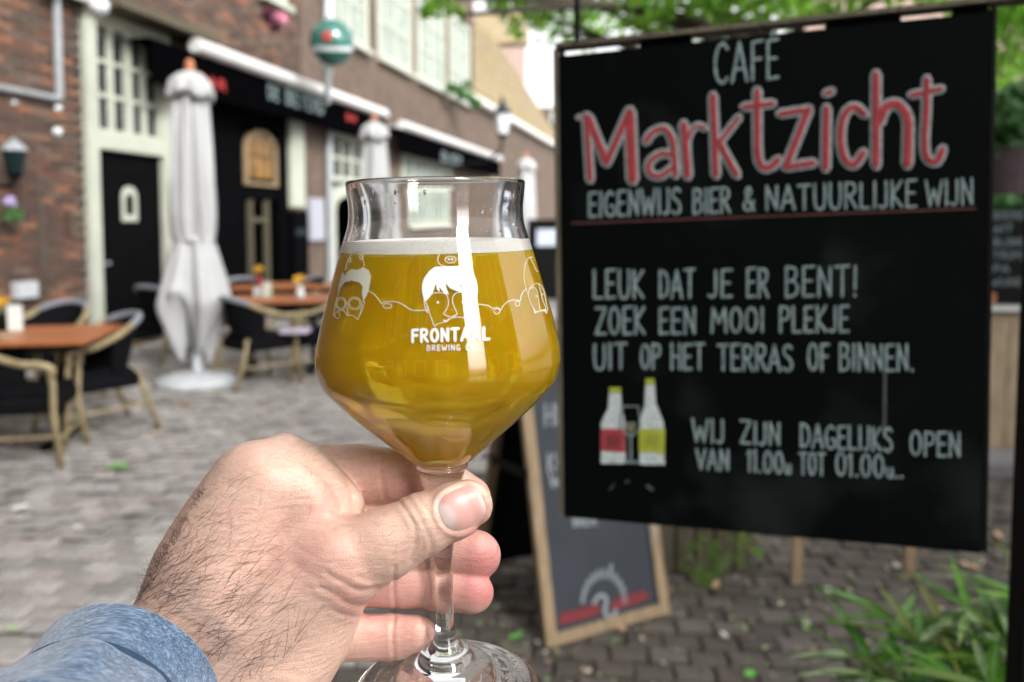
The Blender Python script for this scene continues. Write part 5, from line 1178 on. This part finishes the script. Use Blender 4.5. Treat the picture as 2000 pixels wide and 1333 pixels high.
wv = world_arr(v2); Mi = MAT_OF[pr.name].inverted(); wv = wv + np.array(Mi.translation)
me = bpy.data.meshes.new('hand'); me.from_pydata(wv.tolist(), [], f.tolist()); me.polygons.foreach_set('use_smooth', [True] * len(f))
at = me.attributes.new('red', 'FLOAT', 'POINT'); at.data.foreach_set('value', red.astype(np.float32))
ms = bpy.data.materials.new('skin'); ms.use_nodes = True; t = ms.node_tree; b = t.nodes['Principled BSDF']; L = t.links.new
co = _n(t, 'ShaderNodeTexCoord')
ar = _n(t, 'ShaderNodeAttribute', attribute_name='red'); mx = _n(t, 'ShaderNodeMix', data_type='RGBA'); mx.inputs[6].default_value = (.68, .455, .36, 1); mx.inputs[7].default_value = (.54, .215, .20, 1)
n1 = _n(t, 'ShaderNodeTexNoise'); n1.inputs['Scale'].default_value = 95; n1.inputs['Detail'].default_value = 4; L(co.outputs['Object'], n1.inputs['Vector'])
a1 = _n(t, 'ShaderNodeMath', operation='MULTIPLY_ADD'); L(n1.outputs[0], a1.inputs[0]); a1.inputs[1].default_value = .40; a1.inputs[2].default_value = -.17
a2 = _n(t, 'ShaderNodeMath', operation='ADD', use_clamp=True); L(a1.outputs[0], a2.inputs[0]); L(ar.outputs['Fac'], a2.inputs[1]); L(a2.outputs[0], mx.inputs[0])
n2 = _n(t, 'ShaderNodeTexNoise'); n2.inputs['Scale'].default_value = 420; n2.inputs['Detail'].default_value = 3; L(co.outputs['Object'], n2.inputs['Vector'])
mr = _n(t, 'ShaderNodeMapRange'); mr.inputs[1].default_value = .3; mr.inputs[2].default_value = .7; mr.inputs[3].default_value = .93; mr.inputs[4].default_value = 1.06; L(n2.outputs[0], mr.inputs[0])
m2_ = _n(t, 'ShaderNodeMix', data_type='RGBA', blend_type='MULTIPLY'); m2_.inputs[0].default_value = 1; L(mx.outputs[2], m2_.inputs[6]); L(mr.outputs[0], m2_.inputs[7]); L(m2_.outputs[2], b.inputs['Base Color'])
b.inputs['Roughness'].default_value = .42; b.inputs['Specular IOR Level'].default_value = .45
b.inputs['Subsurface Weight'].default_value = .22; b.inputs['Subsurface Radius'].default_value = (1, .35, .2); b.inputs['Subsurface Scale'].default_value = .0035
vo = _n(t, 'ShaderNodeTexVoronoi', feature='DISTANCE_TO_EDGE'); vo.inputs['Scale'].default_value = 1150
wn = _n(t, 'ShaderNodeTexNoise'); wn.inputs['Scale'].default_value = 500; L(co.outputs['Object'], wn.inputs['Vector']); mm = _n(t, 'ShaderNodeMix', data_type='RGBA'); mm.inputs[0].default_value = .0012
ad = _n(t, 'ShaderNodeVectorMath', operation='MULTIPLY_ADD'); L(wn.outputs['Color'], ad.inputs[0]); ad.inputs[1].default_value = (.0012,) * 3; L(co.outputs['Object'], ad.inputs[2]); L(ad.outputs[0], vo.inputs['Vector'])
b1 = _n(t, 'ShaderNodeBump'); b1.inputs['Strength'].default_value = .7; b1.inputs['Distance'].default_value = .0003; L(vo.outputs['Distance'], b1.inputs['Height'])
n3 = _n(t, 'ShaderNodeTexNoise'); n3.inputs['Scale'].default_value = 260; n3.inputs['Detail'].default_value = 5; mp3 = _n(t, 'ShaderNodeMapping'); mp3.inputs['Rotation'].default_value = (0, R(35), 0); mp3.inputs['Scale'].default_value = (.35, 1, 1.6); L(co.outputs['Object'], mp3.inputs[0]); L(mp3.outputs[0], n3.inputs['Vector'])
b2 = _n(t, 'ShaderNodeBump'); b2.inputs['Strength'].default_value = .6; b2.inputs['Distance'].default_value = .0009; L(n3.outputs[0], b2.inputs['Height']); L(b1.outputs[0], b2.inputs['Normal']); L(b2.outputs[0], b.inputs['Normal'])
me.materials.append(ms); me.update(); ho = bpy.data.objects.new('hand', me); COL.objects.link(ho); ho.parent = pr; MAT_OF['hand'] = MAT_OF[pr.name]
# nail
V = []; Fc = []; nr, na = 9, 40
for i in range(nr + 1):
    q_ = i / nr
    for k in range(na):
        th = 2 * math.pi * k / na; cu = math.copysign(abs(math.cos(th)) ** (2 / 2.6), math.cos(th)) * q_ * NL * .985; cw = math.copysign(abs(math.sin(th)) ** (2 / 2.6), math.sin(th)) * q_ * NW * .985
        x = NC[0] + cu * ca - cw * sa_; y = NC[1] + cu * sa_ + cw * ca; w_ = Hf.fw_at(x, y); w_ = -110 if w_ is None else w_
        V.append(to_world(x, y, w_ - 1.6 * (1 - q_ ** 4) + 1.2 * q_ ** 6 + .6))
for i in range(nr):
    for k in range(na): Fc.append((i * na + k, (i + 1) * na + k, (i + 1) * na + (k + 1) % na, i * na + (k + 1) % na))
mnl = bpy.data.materials.new('nail'); mnl.use_nodes = True; t = mnl.node_tree; b = t.nodes['Principled BSDF']; L = t.links.new
at = _n(t, 'ShaderNodeAttribute', attribute_name='moon'); mx = _n(t, 'ShaderNodeMix', data_type='RGBA'); mx.inputs[6].default_value = (.66, .37, .335, 1); mx.inputs[7].default_value = (.74, .60, .58, 1); L(at.outputs['Fac'], mx.inputs[0]); L(mx.outputs[2], b.inputs['Base Color'])
b.inputs['Roughness'].default_value = .36; b.inputs['Subsurface Weight'].default_value = .2; b.inputs['Subsurface Scale'].default_value = .002
nl = mesh_obj('thumbnail', V, Fc, mnl, ho, world=True, smooth=True)
moon = []
for i in range(nr + 1):
    for k in range(na):
        q_ = i / nr; u = math.copysign(abs(math.cos(2 * math.pi * k / na)) ** .77, math.cos(2 * math.pi * k / na)) * q_; w_ = math.sin(2 * math.pi * k / na) * q_
        m_ = 1 / (1 + math.exp(((u + .95) ** 2 + w_ ** 2 * .8 - .30) * 14)); moon.append(max(m_, 1 / (1 + math.exp(-(u - .86) * 25)) * .7))
aa = nl.data.attributes.new('moon', 'FLOAT', 'POINT'); aa.data.foreach_set('value', moon)
# arm hair
rg = random.Random(11); mb = MB()
def hair(x, y, ang_, ln, curl, rad=.42):
    w0 = Hf.fw_at(x, y)
    if w0 is None: return
    pts = []; a_ = ang_; n_ = 9; lift = rg.uniform(1.5, 9); last = w0
    for k in range(n_):
        w_ = Hf.fw_at(x, y); tt = k / (n_ - 1)
        if w_ is not None and abs(w_ - last) < 25: last = w_
        pts.append(to_world(x, y, last - .4 - lift * math.sin(min(1, tt * 1.1) * math.pi * .75)))
        x += math.cos(a_) * ln / n_; y += math.sin(a_) * ln / n_; a_ += curl / n_
    mb.tube(pts, [rad * K * (1 - .7 * k / (n_ - 1)) for k in range(n_)], 3, caps=False)
reg = [(262, 1180), (340, 1035), (420, 935), (520, 950), (560, 1040), (560, 1140), (600, 1240), (520, 1330), (430, 1340), (350, 1240)]
def inpoly(x, y, pl):
    c = False
    for i in range(len(pl)):
        (xa, ya), (xb, yb) = pl[i], pl[i - 1]
        if (ya <= y) != (yb <= y) and x < xa + (y - ya) * (xb - xa) / (yb - ya): c = not c
    return c
cnt = 0; roots = []
while cnt < 430:
    x, y = rg.uniform(250, 620), rg.uniform(930, 1345)
    if not inpoly(x, y, reg): continue
    dens = math.exp(-((x - 340) ** 2 / 105 ** 2 + (y - 1190) ** 2 / 130 ** 2))
    if rg.random() > dens * 1.1 + .05: continue
    if any(abs(x - a) < 6 and abs(y - b) < 6 for a, b in roots): continue
    roots.append((x, y))
    base = R(-46) + R(16) * math.sin((x + y) * .009); L0 = rg.uniform(40, 135) * (1 if y > 1080 else .5)
    hair(x, y, base + rg.gauss(0, .30), L0, rg.gauss(.3, .8), rg.uniform(.2, .38)); cnt += 1
for _ in range(110):   # dark fringe on the upper outline
    t_ = rg.random(); x = 264 + (400 - 264) * t_ + rg.uniform(-1, 9); y = 1176 + (948 - 1176) * t_ + rg.uniform(-2, 8)
    hair(x, y, R(-135) + rg.gauss(0, .6), rg.uniform(16, 48) * (1.2 - t_ * .6), rg.gauss(.9, 1.0), .34)
for _ in range(70):   # sparse fine hair on fingers and thumb back
    cx_, cy_, sx, sy = rg.choice([(600, 885, 60, 14), (790, 1060, 45, 25), (700, 1050, 60, 40), (620, 940, 30, 30)])
    hair(rg.gauss(cx_, sx), rg.gauss(cy_, sy), R(-20) + rg.gauss(0, .6), rg.uniform(14, 34), rg.gauss(0, 1), .22)
mb.build('arm_hair', mat('hair', (.035, .02, .014), .5, .2), ho, world=True, smooth=True, kind='stuff')
# sleeve
Sf = Field((-260, 1130, -640), (520, 1640, 280), 4.5)
aI = np.array((.583, -.813)); d3 = np.array((aI[0] * .57, aI[1] * .57, .82)); d3 /= np.linalg.norm(d3)
C0 = np.array((250., 1352., -14.))
def cyl(Fd, c, d, R0, R1, L, rnd):
    px, py, pw = Fd.X - c[0], Fd.Y - c[1], Fd.W - c[2]; t_ = px * d[0] + py * d[1] + pw * d[2]; rr = np.sqrt(np.maximum(px ** 2 + py ** 2 + pw ** 2 - t_ ** 2, 0))
    RR = R0 + (R1 - R0) * np.clip(-t_ / L, 0, 1); qx = rr - RR + rnd; qy = np.abs(t_ + L / 2) - L / 2 + rnd
    return np.minimum(np.maximum(qx, qy), 0) + np.sqrt(np.maximum(qx, 0) ** 2 + np.maximum(qy, 0) ** 2) - rnd
Sf.add(cyl(Sf, C0, d3, 200, 206, 300, 9), 1)
hem = Sf.d.copy(); Sf.d = None
c1 = C0 - d3 * 198
Sf.add(cyl(Sf, c1 + d3 * 18 + np.array((-2., 2, 0)), d3, 216, 232, 220, 14), 1)
Sf.add(Sf.caps(tuple(c1 - d3 * 118 + np.array((-6, 4, 0))), (-420, 1560, -150), 206, 225), 12)
wr = 5 * np.sin((Sf.X * .6 + Sf.Y) * .045) + 4 * np.sin((Sf.X - Sf.Y * .7) * .03 + 1)
Sf.d = (Sf.d + wr * .8).astype(np.float32)
mslv = bpy.data.materials.new('heather_knit'); mslv.use_nodes = True; t = mslv.node_tree; b = t.nodes['Principled BSDF']; L = t.links.new
co = _n(t, 'ShaderNodeTexCoord'); mp = _n(t, 'ShaderNodeMapping'); mp.inputs['Rotation'].default_value = (0, R(52), 0); mp.inputs['Scale'].default_value = (.16, 1, 1); L(co.outputs['Object'], mp.inputs[0])
nz = _n(t, 'ShaderNodeTexNoise'); nz.inputs['Scale'].default_value = 1500; nz.inputs['Detail'].default_value = 3; L(mp.outputs[0], nz.inputs['Vector'])
nz2 = _n(t, 'ShaderNodeTexNoise'); nz2.inputs['Scale'].default_value = 420; nz2.inputs['Detail'].default_value = 3; L(mp.outputs[0], nz2.inputs['Vector'])
av = _n(t, 'ShaderNodeMath', operation='MULTIPLY_ADD'); L(nz.outputs[0], av.inputs[0]); av.inputs[1].default_value = .65; ml = _n(t, 'ShaderNodeMath', operation='MULTIPLY'); ml.inputs[1].default_value = .35; L(nz2.outputs[0], ml.inputs[0]); L(ml.outputs[0], av.inputs[2])
rp = _n(t, 'ShaderNodeValToRGB'); e = rp.color_ramp.elements; e[0].position = .38; e[0].color = (.016, .042, .09, 1); e[1].position = .63; e[1].color = (.21, .31, .44, 1); m_ = e.new(.5); m_.color = (.055, .125, .235, 1)
L(av.outputs[0], rp.inputs[0]); L(rp.outputs[0], b.inputs['Base Color']); b.inputs['Roughness'].default_value = .9; b.inputs['Sheen Weight'].default_value = .3; b.inputs['Specular IOR Level'].default_value = .2
bp = _n(t, 'ShaderNodeBump'); bp.inputs['Strength'].default_value = .8; bp.inputs['Distance'].default_value = .0004; L(nz.outputs[0], bp.inputs['Height']); L(bp.outputs[0], b.inputs['Normal'])
def field_obj(Fd, name, parent):
    v, f = Fd.mesh(); wv = world_arr(v) + np.array(MAT_OF[pr.name].inverted().translation)
    me = bpy.data.meshes.new(name); me.from_pydata(wv.tolist(), [], f.tolist()); me.polygons.foreach_set('use_smooth', [True] * len(f)); me.materials.append(mslv); me.update()
    o = bpy.data.objects.new(name, me); COL.objects.link(o); o.parent = parent; MAT_OF[o.name] = MAT_OF[pr.name]; return o
so = field_obj(Sf, 'sleeve', pr)
ux = np.cross(d3, (0, 0, 1.)); ux /= np.linalg.norm(ux); uy = np.cross(d3, ux); mb = MB()
for off_, r_ in ((18, 205), (26, 204)):
    mb.tube([to_world(*(c1 + d3 * off_ + (ux * math.cos(k * math.pi / 40) + uy * math.sin(k * math.pi / 40)) * r_)) for k in range(81)], 3.2 * K, 6, caps=False)
mb.build('seam', mat('dark_seam', (.02, .05, .10), .9, .3, 400), so, world=True, smooth=True)
Sf.d = hem.astype(np.float32); field_obj(Sf, 'cuff', so)
